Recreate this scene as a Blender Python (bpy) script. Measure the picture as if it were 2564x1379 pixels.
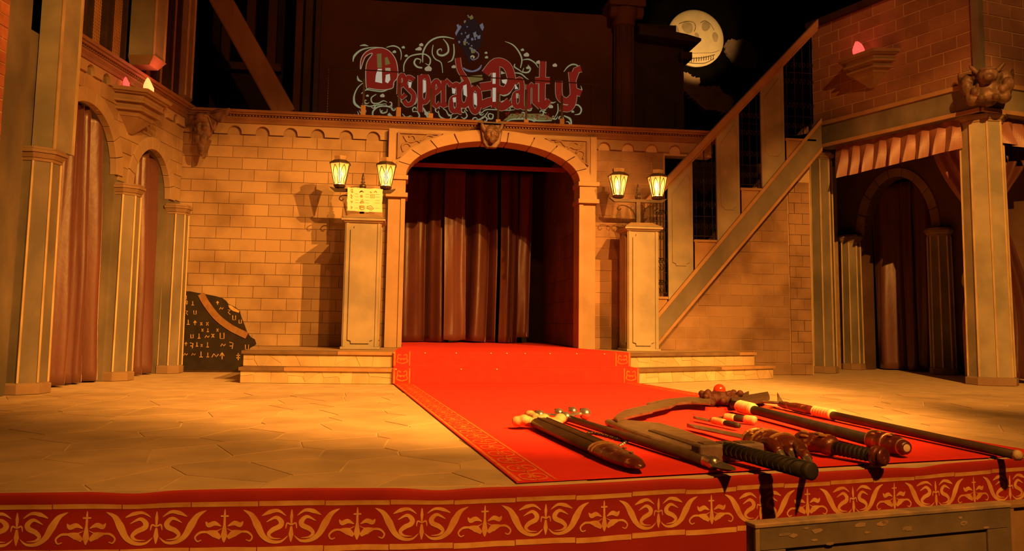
import bpy, math, random
from mathutils import Vector, Matrix
for _o in list(bpy.data.objects): bpy.data.objects.remove(_o)
SC = bpy.context.scene
COL = SC.collection
RND = random.Random(11)
pi = math.pi
# ------------------------------------------------------------------ camera
FPX, CX, CY, YH, ROLL, EYE = 2070.0, 1282.0, 600.0, 806.0, 0.0135, 0.70
YAW = math.atan(0.135); PITCH = math.atan((YH - CY) / FPX)
def _lvl(xl, fw, yl):
    cp, sp = math.cos(PITCH), math.sin(PITCH); cw, sw = math.cos(YAW), math.sin(YAW)
    x, y, z = xl, fw * cp - yl * sp, fw * sp + yl * cp
    return Vector((x * cw + y * sw, -x * sw + y * cw, z))
CR, SR = math.cos(ROLL), math.sin(ROLL)
cam_d = bpy.data.cameras.new('camera'); cam = bpy.data.objects.new('camera', cam_d); COL.objects.link(cam)
cam_d.sensor_fit = 'HORIZONTAL'; cam_d.sensor_width = 36.0; cam_d.lens = FPX / 2564 * 36
cam_d.shift_y = (CY - 689.5) / 2564; cam_d.clip_start = 0.05; cam_d.clip_end = 100
_x, _y, _f = _lvl(CR, 0, SR), _lvl(-SR, 0, CR), _lvl(0, 1, 0)
cam.matrix_world = Matrix(((_x.x, _y.x, -_f.x, 0), (_x.y, _y.y, -_f.y, 0), (_x.z, _y.z, -_f.z, EYE), (0, 0, 0, 1)))
SC.camera = cam
# ------------------------------------------------------------------ world, lights, exposure
wd = bpy.data.worlds.new('world'); SC.world = wd; wd.use_nodes = True
wd.node_tree.nodes['Background'].inputs[0].default_value = (0.55, 0.20, 0.07, 1)
wd.node_tree.nodes['Background'].inputs[1].default_value = 0.009
SC.view_settings.view_transform = 'Standard'; SC.view_settings.look = 'None'
SC.view_settings.exposure = 0.22; SC.view_settings.gamma = 1.0; SC.view_settings.use_curve_mapping = False
AMBER = (1.0, 0.375, 0.058)
def spot(name, loc, aim, energy, cone, blend, col=AMBER, size=0.12):
    l = bpy.data.lights.new(name, 'SPOT'); l.energy = energy; l.color = col
    l.spot_size = math.radians(cone); l.spot_blend = blend; l.shadow_soft_size = size
    o = bpy.data.objects.new(name, l); COL.objects.link(o); o.location = loc
    o.rotation_euler = (Vector(aim) - Vector(loc)).to_track_quat('-Z', 'Y').to_euler()
    return o
spot('stage_lamp_key', (6.0, 0.2, 6.9), (0.3, 9.6, -0.2), 8600, 44, 0.6, size=0.035)
spot('stage_lamp_key_second', (3.4, 0.2, 6.9), (0.9, 9.6, -0.2), 4600, 46, 0.6, size=0.035)
spot('stage_lamp_right', (3.9, -0.3, 7.0), (7.1, 10.2, 0.4), 5600, 34, 0.6, size=0.04)
spot('stage_lamp_left', (1.6, 1.0, 5.6), (-3.8, 8.0, 2.6), 2500, 34, 0.8, size=0.05)
spot('stage_lamp_front', (2.2, -1.2, 6.0), (1.5, 4.6, -0.7), 2200, 58, 0.7)
spot('gallery_lamp', (1.5, 2.0, 6.8), (1.0, 12.5, 4.0), 820, 60, 0.9, col=(1.0, 0.30, 0.07))
spot('tower_lamp', (4.0, 0.0, 8.6), (7.2, 10.3, 5.0), 1500, 20, 0.7, col=(1.0, 0.36, 0.08), size=0.04)
spot('moon_lamp', (6.6, 15.6, 5.6), (6.68, 18, 7.35), 300, 40, 0.3, col=(1.0, 0.52, 0.15))
# ------------------------------------------------------------------ helpers
def ray(u, v):
    x, y = (u - CX) / FPX, -(v - CY) / FPX
    return _lvl(x * CR - y * SR, 1.0, x * SR + y * CR)
EYEP = Vector((0, 0, EYE))
def oz(u, v, z=0.0):
    d = ray(u, v); return EYEP + d * ((z - EYE) / d.z)
def oy(u, v, Y):
    d = ray(u, v); return EYEP + d * (Y / d.y)
def opl(u, v, T):                      # the point seen on the face y=0 of the frame T, in its own coordinates
    n = T.col[1].to_3d(); d = ray(u, v); p = EYEP + d * (n.dot(T.translation - EYEP) / n.dot(d))
    return T.inverted() @ p
def frame(o, ex):                      # local x along the wall, y into it, z up
    e = Vector((ex[0], ex[1], 0)).normalized()
    return Matrix(((e.x, -e.y, 0, o[0]), (e.y, e.x, 0, o[1]), (0, 0, 1, o[2] if len(o) > 2 else 0), (0, 0, 0, 1)))
I4 = Matrix.Identity(4)
WM = {}
def props(o, label, cat, group, kind):
    if label: o['label'] = label
    if cat: o['category'] = cat
    if group: o['group'] = group
    if kind: o['kind'] = kind
    return o
def adopt(o, parent, M=I4):
    COL.objects.link(o); WM[o.name] = M
    if parent is not None:
        o.parent = parent; o.matrix_parent_inverse = WM[parent.name].inverted()
    o.matrix_basis = M
def thing(name, label, cat, loc=(0, 0, 0), group=None, kind=None):
    o = bpy.data.objects.new(name, None); o.empty_display_size = 0.1
    adopt(o, None, Matrix.Translation(loc)); return props(o, label, cat, group, kind)
def inst(name, mesh, parent, M, **k):
    o = bpy.data.objects.new(name, mesh); adopt(o, parent, M)
    return props(o, k.get('label'), k.get('cat'), k.get('group'), k.get('kind'))
def smooth_pts(pts, n=6, closed=False):
    P = [Vector(p) for p in pts]; out = []; m = len(P)
    for i in range(m if closed else m - 1):
        a, b, c, d = (P[(i - 1) % m], P[i], P[(i + 1) % m], P[(i + 2) % m]) if closed else (P[max(i - 1, 0)], P[i], P[i + 1], P[min(i + 2, m - 1)])
        for j in range(n):
            t = j / n
            out.append(0.5 * ((2 * b) + (c - a) * t + (2 * a - 5 * b + 4 * c - d) * t * t + (3 * b - a - 3 * c + d) * t ** 3))
    if not closed: out.append(P[-1])
    return out
class MB:
    def __init__(s, T=I4): s.v, s.f, s.m, s.T = [], [], [], T
    def add(s, vs, fs, mi=0):
        n = len(s.v); s.v += [s.T @ Vector(p) for p in vs]; s.f += [[n + i for i in f] for f in fs]; s.m += [mi] * len(fs); return s
    def box(s, x0, x1, y0, y1, z0, z1, mi=0):
        return s.add([(x0, y0, z0), (x1, y0, z0), (x1, y1, z0), (x0, y1, z0), (x0, y0, z1), (x1, y0, z1), (x1, y1, z1), (x0, y1, z1)],
                     [(0, 3, 2, 1), (4, 5, 6, 7), (0, 1, 5, 4), (1, 2, 6, 5), (2, 3, 7, 6), (3, 0, 4, 7)], mi)
    def frus(s, a, b, mi=0):           # a, b = (x0,x1,y0,y1,z): a box with different ends
        r = lambda q: [(q[0], q[2], q[4]), (q[1], q[2], q[4]), (q[1], q[3], q[4]), (q[0], q[3], q[4])]
        return s.add(r(a) + r(b), [(0, 3, 2, 1), (4, 5, 6, 7), (0, 1, 5, 4), (1, 2, 6, 5), (2, 3, 7, 6), (3, 0, 4, 7)], mi)
    def prism(s, poly, y0, y1, mi=0):  # outline in (x,z), pushed along y
        n = len(poly)
        if sum(poly[i][0] * poly[(i + 1) % n][1] - poly[(i + 1) % n][0] * poly[i][1] for i in range(n)) < 0: poly = poly[::-1]
        return s.add([(p[0], y0, p[1]) for p in poly] + [(p[0], y1, p[1]) for p in poly],
                     [list(range(n)), list(range(2 * n - 1, n - 1, -1))] + [[(i + 1) % n, i, n + i, n + (i + 1) % n] for i in range(n)], mi)
    def slab(s, poly, z0, z1, mi=0):   # outline in (x,y), pushed along z
        n = len(poly)
        if sum(poly[i][0] * poly[(i + 1) % n][1] - poly[(i + 1) % n][0] * poly[i][1] for i in range(n)) < 0: poly = poly[::-1]
        return s.add([(p[0], p[1], z1) for p in poly] + [(p[0], p[1], z0) for p in poly],
                     [list(range(n)), list(range(2 * n - 1, n - 1, -1))] + [[(i + 1) % n, i, n + i, n + (i + 1) % n] for i in range(n)], mi)
    def rings(s, rs, cap=True, mi=0, closed=True):
        n = len(rs[0]); vs = [p for r in rs for p in r]; fs = []
        for i in range(len(rs) - 1):
            for j in range(n if closed else n - 1):
                k = (j + 1) % n; fs.append([i * n + j, i * n + k, (i + 1) * n + k, (i + 1) * n + j])
        if cap and closed: fs += [list(range(n))[::-1], [(len(rs) - 1) * n + j for j in range(n)]]
        return s.add(vs, fs, mi)
    def lathe(s, prof, n=12, c=(0, 0, 0), ph=0.0, axis='z', sx=1.0, sy=1.0, mi=0):
        rs = []
        for r, z in prof:
            ring = []
            for j in range(n):
                a = ph + 2 * pi * j / n; x, y = r * math.cos(a) * sx, r * math.sin(a) * sy
                ring.append((c[0] + x, c[1] + y, c[2] + z) if axis == 'z' else (c[0] + z, c[1] + x, c[2] + y))
            rs.append(ring)
        return s.rings(rs, mi=mi)
    def tube(s, pts, r, n=6, mi=0, flat=1.0):
        P = [Vector(p) for p in pts]; rs = []; up = None
        for i, p in enumerate(P):
            t = (P[min(i + 1, len(P) - 1)] - P[max(i - 1, 0)]).normalized()
            if up is None: up = Vector((0, 0, 1)) if abs(t.z) < 0.9 else Vector((0, 1, 0))
            a = t.cross(up).normalized(); up = a.cross(t).normalized(); rr = r[i] if isinstance(r, (list, tuple)) else r
            rs.append([p + a * (rr * math.cos(2 * pi * j / n)) + up * (rr * flat * math.sin(2 * pi * j / n)) for j in range(n)])
        return s.rings(rs, mi=mi)
    def surf(s, fn, nu, nv, mi=0):
        return s.add([fn(i / nu, j / nv) for i in range(nu + 1) for j in range(nv + 1)],
                     [[i * (nv + 1) + j, (i + 1) * (nv + 1) + j, (i + 1) * (nv + 1) + j + 1, i * (nv + 1) + j + 1] for i in range(nu) for j in range(nv)], mi)
    def ribbon(s, pts, w, mp=None, mi=0, d=0.0):   # flat brush stroke in 2D, put on a surface by mp(x,y)
        P = [Vector((p[0], p[1])) for p in pts]; n = len(P); L, Rr = [], []
        for i, p in enumerate(P):
            t = (P[min(i + 1, n - 1)] - P[max(i - 1, 0)]); t = t.normalized() if t.length > 1e-9 else Vector((1, 0))
            ww = w[i * (len(w) - 1) / max(n - 1, 1)] if False else (w if not isinstance(w, (list, tuple)) else _li(w, i / max(n - 1, 1)))
            q = Vector((-t.y, t.x)) * ww * 0.5; L.append(p + q); Rr.append(p - q)
        f = mp or (lambda x, y: (x, 0, y))
        return s.add([f(*p) for p in L] + [f(*p) for p in Rr], [[i, n + i, n + i + 1, i + 1] for i in range(n - 1)], mi)
    def poly(s, pts, mp=None, mi=0):
        f = mp or (lambda x, y: (x, 0, y)); return s.add([f(*p) for p in pts], [list(range(len(pts)))], mi)
    def mesh(s, name, mats, smooth=False):
        me = bpy.data.meshes.new(name); me.from_pydata([tuple(p) for p in s.v], [], s.f)
        for m in (mats if isinstance(mats, (list, tuple)) else [mats]): me.materials.append(m)
        me.polygons.foreach_set('material_index', s.m)
        if smooth: me.polygons.foreach_set('use_smooth', [True] * len(s.f))
        me.update(); return me
    def build(s, name, mats, parent=None, smooth=False, bevel=0.0, thick=0.0, auto=None, **k):
        M = I4
        if parent is None and s.v and k.get('base', True):     # the origin at the thing's base
            lo = [min(p[i] for p in s.v) for i in range(3)]; hi = [max(p[i] for p in s.v) for i in range(3)]
            c = Vector(((lo[0] + hi[0]) / 2, (lo[1] + hi[1]) / 2, lo[2])); s.v = [p - c for p in s.v]; M = Matrix.Translation(c)
        o = bpy.data.objects.new(name, s.mesh(name, mats, smooth)); adopt(o, parent, M)
        if thick:
            md = o.modifiers.new('thickness', 'SOLIDIFY'); md.thickness = thick; md.offset = 0
        if bevel:
            md = o.modifiers.new('bevel', 'BEVEL'); md.width = bevel; md.segments = 2; md.limit_method = 'ANGLE'
        return props(o, k.get('label'), k.get('cat'), k.get('group'), k.get('kind'))
def _li(w, t):
    x = t * (len(w) - 1); i = min(int(x), len(w) - 2); return w[i] + (w[i + 1] - w[i]) * (x - i)
# ------------------------------------------------------------------ materials
def mat(name, c1, c2=None, scale=3.0, rough=0.75, metal=0.0, bump=0.0, bscale=40.0, rnd=0.0, stretch=None, c3=None, spec=0.3, sheen=0.0, emit=None, estr=0.0, detail=5.0, edge=0.5, hw=0.18):
    m = bpy.data.materials.new(name); m.use_nodes = True; nt = m.node_tree; N = nt.nodes; L = nt.links
    b = N['Principled BSDF']; b.inputs['Roughness'].default_value = rough; b.inputs['Metallic'].default_value = metal
    b.inputs['Specular IOR Level'].default_value = spec
    if sheen: b.inputs['Sheen Weight'].default_value = sheen; b.inputs['Sheen Roughness'].default_value = 0.22; b.inputs['Sheen Tint'].default_value = (1, .55, .5, 1)
    c2 = c2 or tuple(x * 0.75 for x in c1)
    g = N.new('ShaderNodeNewGeometry'); vec = g.outputs['Position']
    if stretch:
        mp = N.new('ShaderNodeVectorMath'); mp.operation = 'MULTIPLY'; mp.inputs[1].default_value = stretch
        L.new(vec, mp.inputs[0]); vec = mp.outputs[0]
    n1 = N.new('ShaderNodeTexNoise'); n1.inputs['Scale'].default_value = scale; n1.inputs['Detail'].default_value = detail
    L.new(vec, n1.inputs['Vector'])
    r = N.new('ShaderNodeValToRGB'); e = r.color_ramp.elements
    e[0].position = edge - hw; e[0].color = (*c2, 1); e[1].position = edge + hw; e[1].color = (*c1, 1)
    if c3:
        q = e.new(edge + 0.3); q.color = (*c3, 1)
    L.new(n1.outputs['Fac'], r.inputs['Fac']); out = r.outputs['Color']
    if rnd:
        oi = N.new('ShaderNodeObjectInfo'); mr = N.new('ShaderNodeMapRange'); mr.inputs['To Min'].default_value = 1 - rnd; mr.inputs['To Max'].default_value = 1 + rnd
        L.new(oi.outputs['Random'], mr.inputs['Value'])
        mx = N.new('ShaderNodeVectorMath'); mx.operation = 'SCALE'; L.new(out, mx.inputs[0]); L.new(mr.outputs[0], mx.inputs['Scale']); out = mx.outputs[0]
    L.new(out, b.inputs['Base Color'])
    if bump:
        n2 = N.new('ShaderNodeTexNoise'); n2.inputs['Scale'].default_value = bscale; n2.inputs['Detail'].default_value = 6; L.new(vec, n2.inputs['Vector'])
        bp = N.new('ShaderNodeBump'); bp.inputs['Strength'].default_value = bump; bp.inputs['Distance'].default_value = 0.01
        L.new(n2.outputs['Fac'], bp.inputs['Height']); L.new(bp.outputs[0], b.inputs['Normal'])
    if emit:
        b.inputs['Emission Color'].default_value = (*emit, 1); b.inputs['Emission Strength'].default_value = estr
    return m
K = {}
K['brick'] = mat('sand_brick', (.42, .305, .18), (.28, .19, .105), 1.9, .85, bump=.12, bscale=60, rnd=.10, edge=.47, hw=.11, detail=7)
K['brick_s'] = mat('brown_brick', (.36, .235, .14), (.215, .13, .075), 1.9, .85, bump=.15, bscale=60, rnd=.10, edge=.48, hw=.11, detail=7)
K['mortar'] = mat('dark_mortar', (.36, .26, .155), (.29, .2, .115), 8, .9)
K['mortar_l'] = mat('pale_mortar', (.62, .46, .28), (.52, .38, .22), 8, .9)
K['brick_t'] = mat('tower_brick', (.36, .19, .115), (.24, .125, .075), 2.2, .85, bump=.15, bscale=50, rnd=.12)
K['brick_r'] = mat('red_brick', (.5, .19, .1), (.33, .11, .06), 6, .85, bump=.3, bscale=40, rnd=.18)
K['stone'] = mat('cream_stone', (.44, .325, .20), (.34, .245, .145), 2.5, .8, bump=.1, rnd=.05)
K['stone_d'] = mat('brown_stone', (.34, .235, .14), (.24, .16, .095), 3, .8, bump=.15, rnd=.06)
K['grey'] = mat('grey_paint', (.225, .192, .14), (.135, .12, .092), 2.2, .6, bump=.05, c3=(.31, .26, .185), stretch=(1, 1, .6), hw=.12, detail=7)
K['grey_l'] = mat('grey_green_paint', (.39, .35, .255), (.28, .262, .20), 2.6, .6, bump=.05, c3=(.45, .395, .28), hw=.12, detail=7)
K['edge'] = mat('gilt_edge', (.62, .49, .29), (.45, .34, .19), 4, .55)
K['wood'] = mat('brown_wood', (.30, .16, .075), (.20, .10, .045), 4, .6, bump=.1, stretch=(1, 1, .25))
K['wood_o'] = mat('orange_wood', (.42, .26, .13), (.32, .19, .09), 5, .6, bump=.08)
K['wood_d'] = mat('dark_wood', (.055, .032, .02), (.035, .02, .013), 5, .6, bump=.1)
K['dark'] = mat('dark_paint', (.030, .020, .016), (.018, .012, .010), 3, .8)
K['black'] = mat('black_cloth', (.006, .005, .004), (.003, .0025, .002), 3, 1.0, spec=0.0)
K['iron'] = mat('black_iron', (.05, .04, .034), (.03, .025, .02), 10, .45, metal=.6)
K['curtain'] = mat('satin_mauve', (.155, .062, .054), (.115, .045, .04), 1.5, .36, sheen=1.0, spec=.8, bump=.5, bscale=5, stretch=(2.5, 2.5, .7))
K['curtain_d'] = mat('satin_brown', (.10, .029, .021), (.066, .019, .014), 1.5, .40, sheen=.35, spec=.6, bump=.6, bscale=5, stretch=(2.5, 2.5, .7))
K['valance'] = mat('taffeta_rose', (.34, .15, .115), (.25, .105, .08), 3, .45, sheen=.3, spec=.5)
K['carpet'] = mat('red_carpet', (.84, .040, .026), (.76, .032, .022), 9, .95, bump=.3, bscale=400, sheen=.1)
K['gold_p'] = mat('gold_print', (.88, .50, .17), (.70, .28, .09), 14, .8, edge=.45)
K['gold_c'] = mat('carpet_gold', (.80, .22, .045), (.74, .10, .03), 18, .9, edge=.45)
K['skirt'] = mat('crimson_cloth', (.42, .026, .024), (.34, .02, .018), 2.5, .75, bump=.05, bscale=90, sheen=.2)
K['flag'] = mat('flagstone', (.62, .475, .29), (.45, .345, .215), 2.8, .7, rnd=.10, bump=.08, bscale=30)
K['cornice'] = mat('cornice_wood', (.27, .15, .08), (.19, .10, .055), 3, .55, bump=.1)
K['joint'] = mat('floor_joint', (.70, .56, .36), (.55, .43, .27), 5, .8)
K['riser'] = mat('riser_stone', (.60, .47, .28), (.46, .35, .2), 5, .7, rnd=.13)
K['gargoyle'] = mat('carved_bronze', (.24, .145, .095), (.075, .045, .032), 9, .45, bump=.4, bscale=25)
K['plank'] = mat('worn_plank', (.23, .18, .125), (.15, .115, .08), 5, .7, bump=.12, c3=(.3, .2, .1), edge=.52)
# ------------------------------------------------------------------ stage floor, steps, carpet, skirt
def clip(poly, a, b, c):               # keep a*x+b*y<=c
    out = []
    for i in range(len(poly)):
        p, q = poly[i], poly[(i + 1) % len(poly)]; dp, dq = a * p[0] + b * p[1] - c, a * q[0] + b * q[1] - c
        if dp <= 0: out.append(p)
        if dp * dq < 0:
            t = dp / (dp - dq); out.append((p[0] + (q[0] - p[0]) * t, p[1] + (q[1] - p[1]) * t))
    return out
def voronoi(pts, box, gap, cuts=()):
    cells = []
    for i, p in enumerate(pts):
        c = [(box[0], box[2]), (box[1], box[2]), (box[1], box[3]), (box[0], box[3])]
        for j, q in enumerate(pts):
            if i == j: continue
            dx, dy = q[0] - p[0], q[1] - p[1]; l = math.hypot(dx, dy)
            if l > 2.2: continue
            c = clip(c, dx / l, dy / l, (dx * (p[0] + q[0]) / 2 + dy * (p[1] + q[1]) / 2) / l - gap)
            if len(c) < 3: break
        for a, b, d in cuts:
            if len(c) >= 3: c = clip(c, a, b, d)
        cells.append(c if len(c) >= 3 else None)
    return cells
EDGE = [(-6, 3.75), (-3.2, 3.66), (-1.566, 3.643), (-.57, 3.625), (.537, 3.637), (1.715, 3.823), (3.412, 4.201), (5.2, 4.66), (9, 5.7)]
ESM = smooth_pts(EDGE, 6)
def edge_y(x):
    for a, b in zip(ESM, ESM[1:]):
        if a.x <= x <= b.x: return a.y + (b.y - a.y) * (x - a.x) / (b.x - a.x)
    return ESM[-1].y
floor = MB().slab([tuple(p) for p in ESM] + [(14, 5.9), (14, 16), (-6, 16)], -.06, -.0035).build('floor', K['joint'], kind='structure', label='flagstone stage floor in front of the steps', base=False)
cuts = []
for a, b in zip(EDGE, EDGE[1:]):
    dx, dy = b[0] - a[0], b[1] - a[1]; l = math.hypot(dx, dy); cuts.append((dy / l, -dx / l, (dy * a[0] - dx * a[1]) / l))
cuts.append((0, 1, 8.2))
CL = lambda y: -.04 + (9.34 - y) * .099     # carpet edges on the stage
CRR = lambda y: 2.80 + (9.56 - y) * .155
rr = random.Random(5); pts = []
gy = 3.3
while gy < 8.6:
    gx = -4.2 + rr.random() * .4
    while gx < 6.8:
        pts.append((gx + rr.uniform(-.17, .17), gy + rr.uniform(-.14, .14))); gx += .47
    gy += .40
for c in voronoi(pts, (-4.4, 7, 3.2, 8.4), .007, cuts):
    if not c: continue
    mx, my = sum(p[0] for p in c) / len(c), sum(p[1] for p in c) / len(c)
    if all(CL(p[1]) + .03 < p[0] < CRR(p[1]) - .03 for p in c): continue
    d = Vector((mx, my)); cx_ = mx * math.cos(YAW) - my * math.sin(YAW); dep = mx * math.sin(YAW) + my * math.cos(YAW)
    if abs(cx_) > dep * .64 + .4 or mx < -3.1: continue
    m = MB().slab([(p[0] - mx, p[1] - my) for p in c], -.0034, rr.uniform(-.0008, .0004)).mesh('flagstone', K['flag'])
    inst('flagstone', m, floor, Matrix.Translation((mx, my, 0)))
MB().box(-8, 14, -3, 6.2, -1.06, -1.0).build('floor_lower', K['dark'], kind='structure', label='dark floor below the stage edge', base=False)
# steps
S1 = [(-1.70, 9.47), (-.04, 9.34), (2.80, 9.56), (4.95, 10.55)]
S2 = [(-1.72, 9.72), (-.04, 9.60), (2.78, 9.82), (4.72, 10.62)]
RZ = .171
plat = thing('platform', 'two-step stone platform below the archway', None, (1.2, 10.4, 0), kind='structure')
MB().slab(S1 + [(4.97, 11.45), (-1.72, 11.45)], 0.0, RZ - .003).build('lower_step', K['stone'], plat)
MB().slab(S2 + [(4.74, 11.45), (-1.74, 11.45)], RZ - .003, 2 * RZ - .003).build('upper_step', K['stone'], plat)
MB().box(.0, 2.5, 11.45, 14.3, 0, 2 * RZ - .003).build('alcove_floor', K['stone'], plat)
for si, (S, z0) in enumerate(((S1, 0), (S2, RZ))):
    for a, b, nb in ((S[0], S[1], 1), (S[2], S[3], 2)):
        L = math.hypot(b[0] - a[0], b[1] - a[1]); F = frame(a, (b[0] - a[0], b[1] - a[1]))
        zt = z0 + RZ; sp = L * ((.28, .62), (.58, .86))[nb - 1][si]
        for x0, x1, mm in ((-.02, sp - .002, 'wood_d2'), (sp + .002, L + .02, 'wood_n')):
            MB(F).box(x0, x1, -.035, .18, zt - .038, zt).build('nosing_board', K.get(mm) or K.setdefault(mm, mat(mm, *(((.21, .14, .08), (.15, .095, .055)) if mm == 'wood_d2' else ((.46, .28, .13), (.34, .2, .09))), 6, .6, bump=.1)), plat, bevel=.004)
        q = []; x = .04
        while x < L:
            q.append((x, z0 + rr.choice((.015, .05, .09, .13)) + rr.uniform(-.015, .015)))
            if rr.random() < .55: q.append((x + rr.uniform(-.04, .04), z0 + .135 - (q[-1][1] - z0) + rr.uniform(-.02, .02)))
            x += rr.uniform(.13, .27)
        for c in voronoi(q, (0, L, z0 + .001, zt - .04), .004):
            if c: MB(F).prism(c, -.006 - rr.random() * .002, .001).build('riser_stone', K['riser'], plat)
        if rr: MB(F).box(0, L, -.001, .0, z0 + .001, zt - .04).build('riser_backing', K['joint'], plat)
# carpet
def lerp(a, b, t): return a + (b - a) * t
AX0, AX1 = .045, 2.45
PATH = []                                # (left x, left y, right x, right y, z)
for i in range(13):
    t = i / 12; yl = lerp(edge_y(.56) - .004, 9.325, t); yr = lerp(edge_y(3.70) - .004, 9.545, t)
    PATH.append((CL(yl), yl, CRR(yr), yr, .008))
PATH += [(-.05, 9.29, 2.81, 9.51, .012), (-.05, 9.285, 2.81, 9.505, RZ + .004), (-.045, 9.305, 2.80, 9.525, RZ + .010), (-.045, 9.54, 2.78, 9.76, RZ + .010), (-.05, 9.55, 2.78, 9.77, RZ + .02),
         (-.05, 9.545, 2.78, 9.765, 2 * RZ + .004), (-.045, 9.57, 2.77, 9.79, 2 * RZ + .009), (.0, 10.5, 2.6, 10.6, 2 * RZ + .008), (AX0 + .01, 11.3, AX1 - .01, 11.3, 2 * RZ + .008), (AX0 + .01, 14.1, AX1 - .01, 14.1, 2 * RZ + .008)]
def carpet_pt(i, f):
    a = PATH[i]; return Vector((lerp(a[0], a[2], f), lerp(a[1], a[3], f), a[4]))
cm = MB(); nf = 24; vs = [carpet_pt(i, f / nf) for i in range(len(PATH)) for f in range(nf + 1)]
cm.add(vs, [[i * (nf + 1) + j, i * (nf + 1) + j + 1, (i + 1) * (nf + 1) + j + 1, (i + 1) * (nf + 1) + j] for i in range(len(PATH) - 1) for j in range(nf)])
carpet = cm.build('red_carpet', K['carpet'], thick=.006, label='red runner carpet with gold border running up the steps', cat='carpet', base=False)
def path_pos(d, off, side):              # d = index along PATH (float), off = metres from the edge
    i = min(int(d), len(PATH) - 2); t = d - i; a, b = PATH[i], PATH[i + 1]
    p, q = Vector((lerp(a[0], b[0], t), lerp(a[1], b[1], t), lerp(a[4], b[4], t))), Vector((lerp(a[2], b[2], t), lerp(a[3], b[3], t), lerp(a[4], b[4], t)))
    e = (q - p).normalized(); r = p + e * off if side == 0 else q - e * off
    st = Vector((0, b[1] - a[1], b[4] - a[4])).normalized(); n = Vector((0, -st.z, st.y))
    return r + n * .0045
for side in (0, 1):
    for o0, o1, nm in ((.008, .026, 'border_line'), (.178, .192, 'border_line')):
        for d0, d1 in ((0, 12), (13, 14), (17, 19)):
            g = MB(); n = 30; P = [(path_pos(lerp(d0, d1, k / n), o0, side), path_pos(lerp(d0, d1, k / n), o1, side)) for k in range(n + 1)]
            g.add([p[0] for p in P] + [p[1] for p in P], [[k, k + 1, n + 2 + k, n + 1 + k] for k in range(n)])
            g.build(nm, K['gold_c'], carpet)
    for k in range(13):                  # one scroll after another inside the border
        g = MB(); d0 = k * 12 / 13
        if side == 1 and k < 2: continue
        mp = lambda x, y: path_pos(d0 + max(0, min(1, y)) * 12 / 13, .03 + x * .145, side)
        for sgn in (0, 1):
            X = lambda x: x if not sgn else 1 - x
            g.ribbon(smooth_pts([(X(.5), .02), (X(.1), .12), (X(.12), .32), (X(.4), .36), (X(.42), .2), (X(.28), .18)], 4), .06, mp)
            g.ribbon(smooth_pts([(X(.5), .5), (X(.9), .58), (X(.92), .8), (X(.65), .86), (X(.58), .72), (X(.7), .66)], 4), .06, mp)
        g.ribbon(smooth_pts([(.5, .02), (.5, .3), (.5, .55), (.5, .95)], 4), [.02, .09, .02, .06], mp)
        g.build('border_scroll', K['gold_c'], carpet)
    for d0, d1 in ((13.08, 13.92), (17.08, 17.9)):
        g = MB(); mp = lambda x, y: path_pos(lerp(d0, d1, y), .03 + x * .145, side)
        for X in (lambda x: x, lambda x: 1 - x):
            g.ribbon(smooth_pts([(X(.5), .1), (X(.1), .25), (X(.2), .55), (X(.42), .4)], 4), .08, mp)
            g.ribbon(smooth_pts([(X(.5), .5), (X(.85), .6), (X(.8), .9), (X(.6), .8)], 4), .08, mp)
        g.build('border_scroll', K['gold_c'], carpet)
K['pin'] = mat('white_pin', (.9, .85, .7), (.8, .75, .6), 5, .3)
for d, xs in ((17.93, (986, 1059, 1133, 1217, 1256, 1301, 1363, 1431, 1502)), (13.95, (992, 1140, 1223))):
    for u in xs:
        fr = (u - 985) / (1571 - 985); p = path_pos(d, 0, 0); q = path_pos(d, 0, 1)
        MB(Matrix.Translation(p.lerp(q, fr) + Vector((0, -.004, 0)))).lathe([(.001, -.007), (.006, -.005), (.008, 0), (.006, .005), (.001, .007)], 8).build('tack', K['pin'], carpet, smooth=True)
# skirt
def skirt_pt(x, d, off=0.0):
    y = edge_y(x); e = .02; t = Vector((2 * e, edge_y(x + e) - edge_y(x - e))).normalized(); n = Vector((t.y, -t.x))
    w = .006 * math.sin(x * 9.3) * min(1, d * 6) + .004 * math.sin(x * 23.1 + 1) * min(1, d * 5) + .008 * math.exp(-((d - .03) / .03) ** 2)
    dr = .010 * max(0, math.sin(x * 5.1 + .6)) ** 6 + .004 * math.sin(x * 3.3)
    p = Vector((x, y)) + n * (.012 + w + off); return Vector((p.x, p.y, -.002 - d - dr * max(0, 1 - d / .1)))
skirt = MB().surf(lambda u, v: skirt_pt(-2.7 + u * 7.9, v ** 1.4 * .99), 260, 24).build('stage_skirt', K['skirt'], smooth=True, thick=.004, label='crimson cloth skirt with gold stencilled scrolls along the stage edge', cat='cloth', base=False)
XS = [-2.7 + 7.9 * i / 900 for i in range(901)]; ARC = [0]
for a, b in zip(XS, XS[1:]): ARC.append(ARC[-1] + math.hypot(b - a, edge_y(b) - edge_y(a)))
def arc_x(s):
    s = max(0, min(ARC[-1], s)); lo, hi = 0, 900
    while hi - lo > 1:
        m_ = (lo + hi) // 2
        if ARC[m_] <= s: lo = m_
        else: hi = m_
    return lerp(XS[lo], XS[hi], (s - ARC[lo]) / max(1e-9, ARC[hi] - ARC[lo]))
s_ref = next(ARC[i] for i in range(901) if XS[i] > oz(393, 1226).x)
UA = [([(0, 585), (0, 520), (0, 450)], [4, 40, 14]), ([(0, 440), (0, 370), (0, 310)], [10, 26, 6]), ([(-45, 470), (-35, 425), (0, 437), (35, 425), (45, 470)], [6, 14, 14, 14, 6])]
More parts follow.
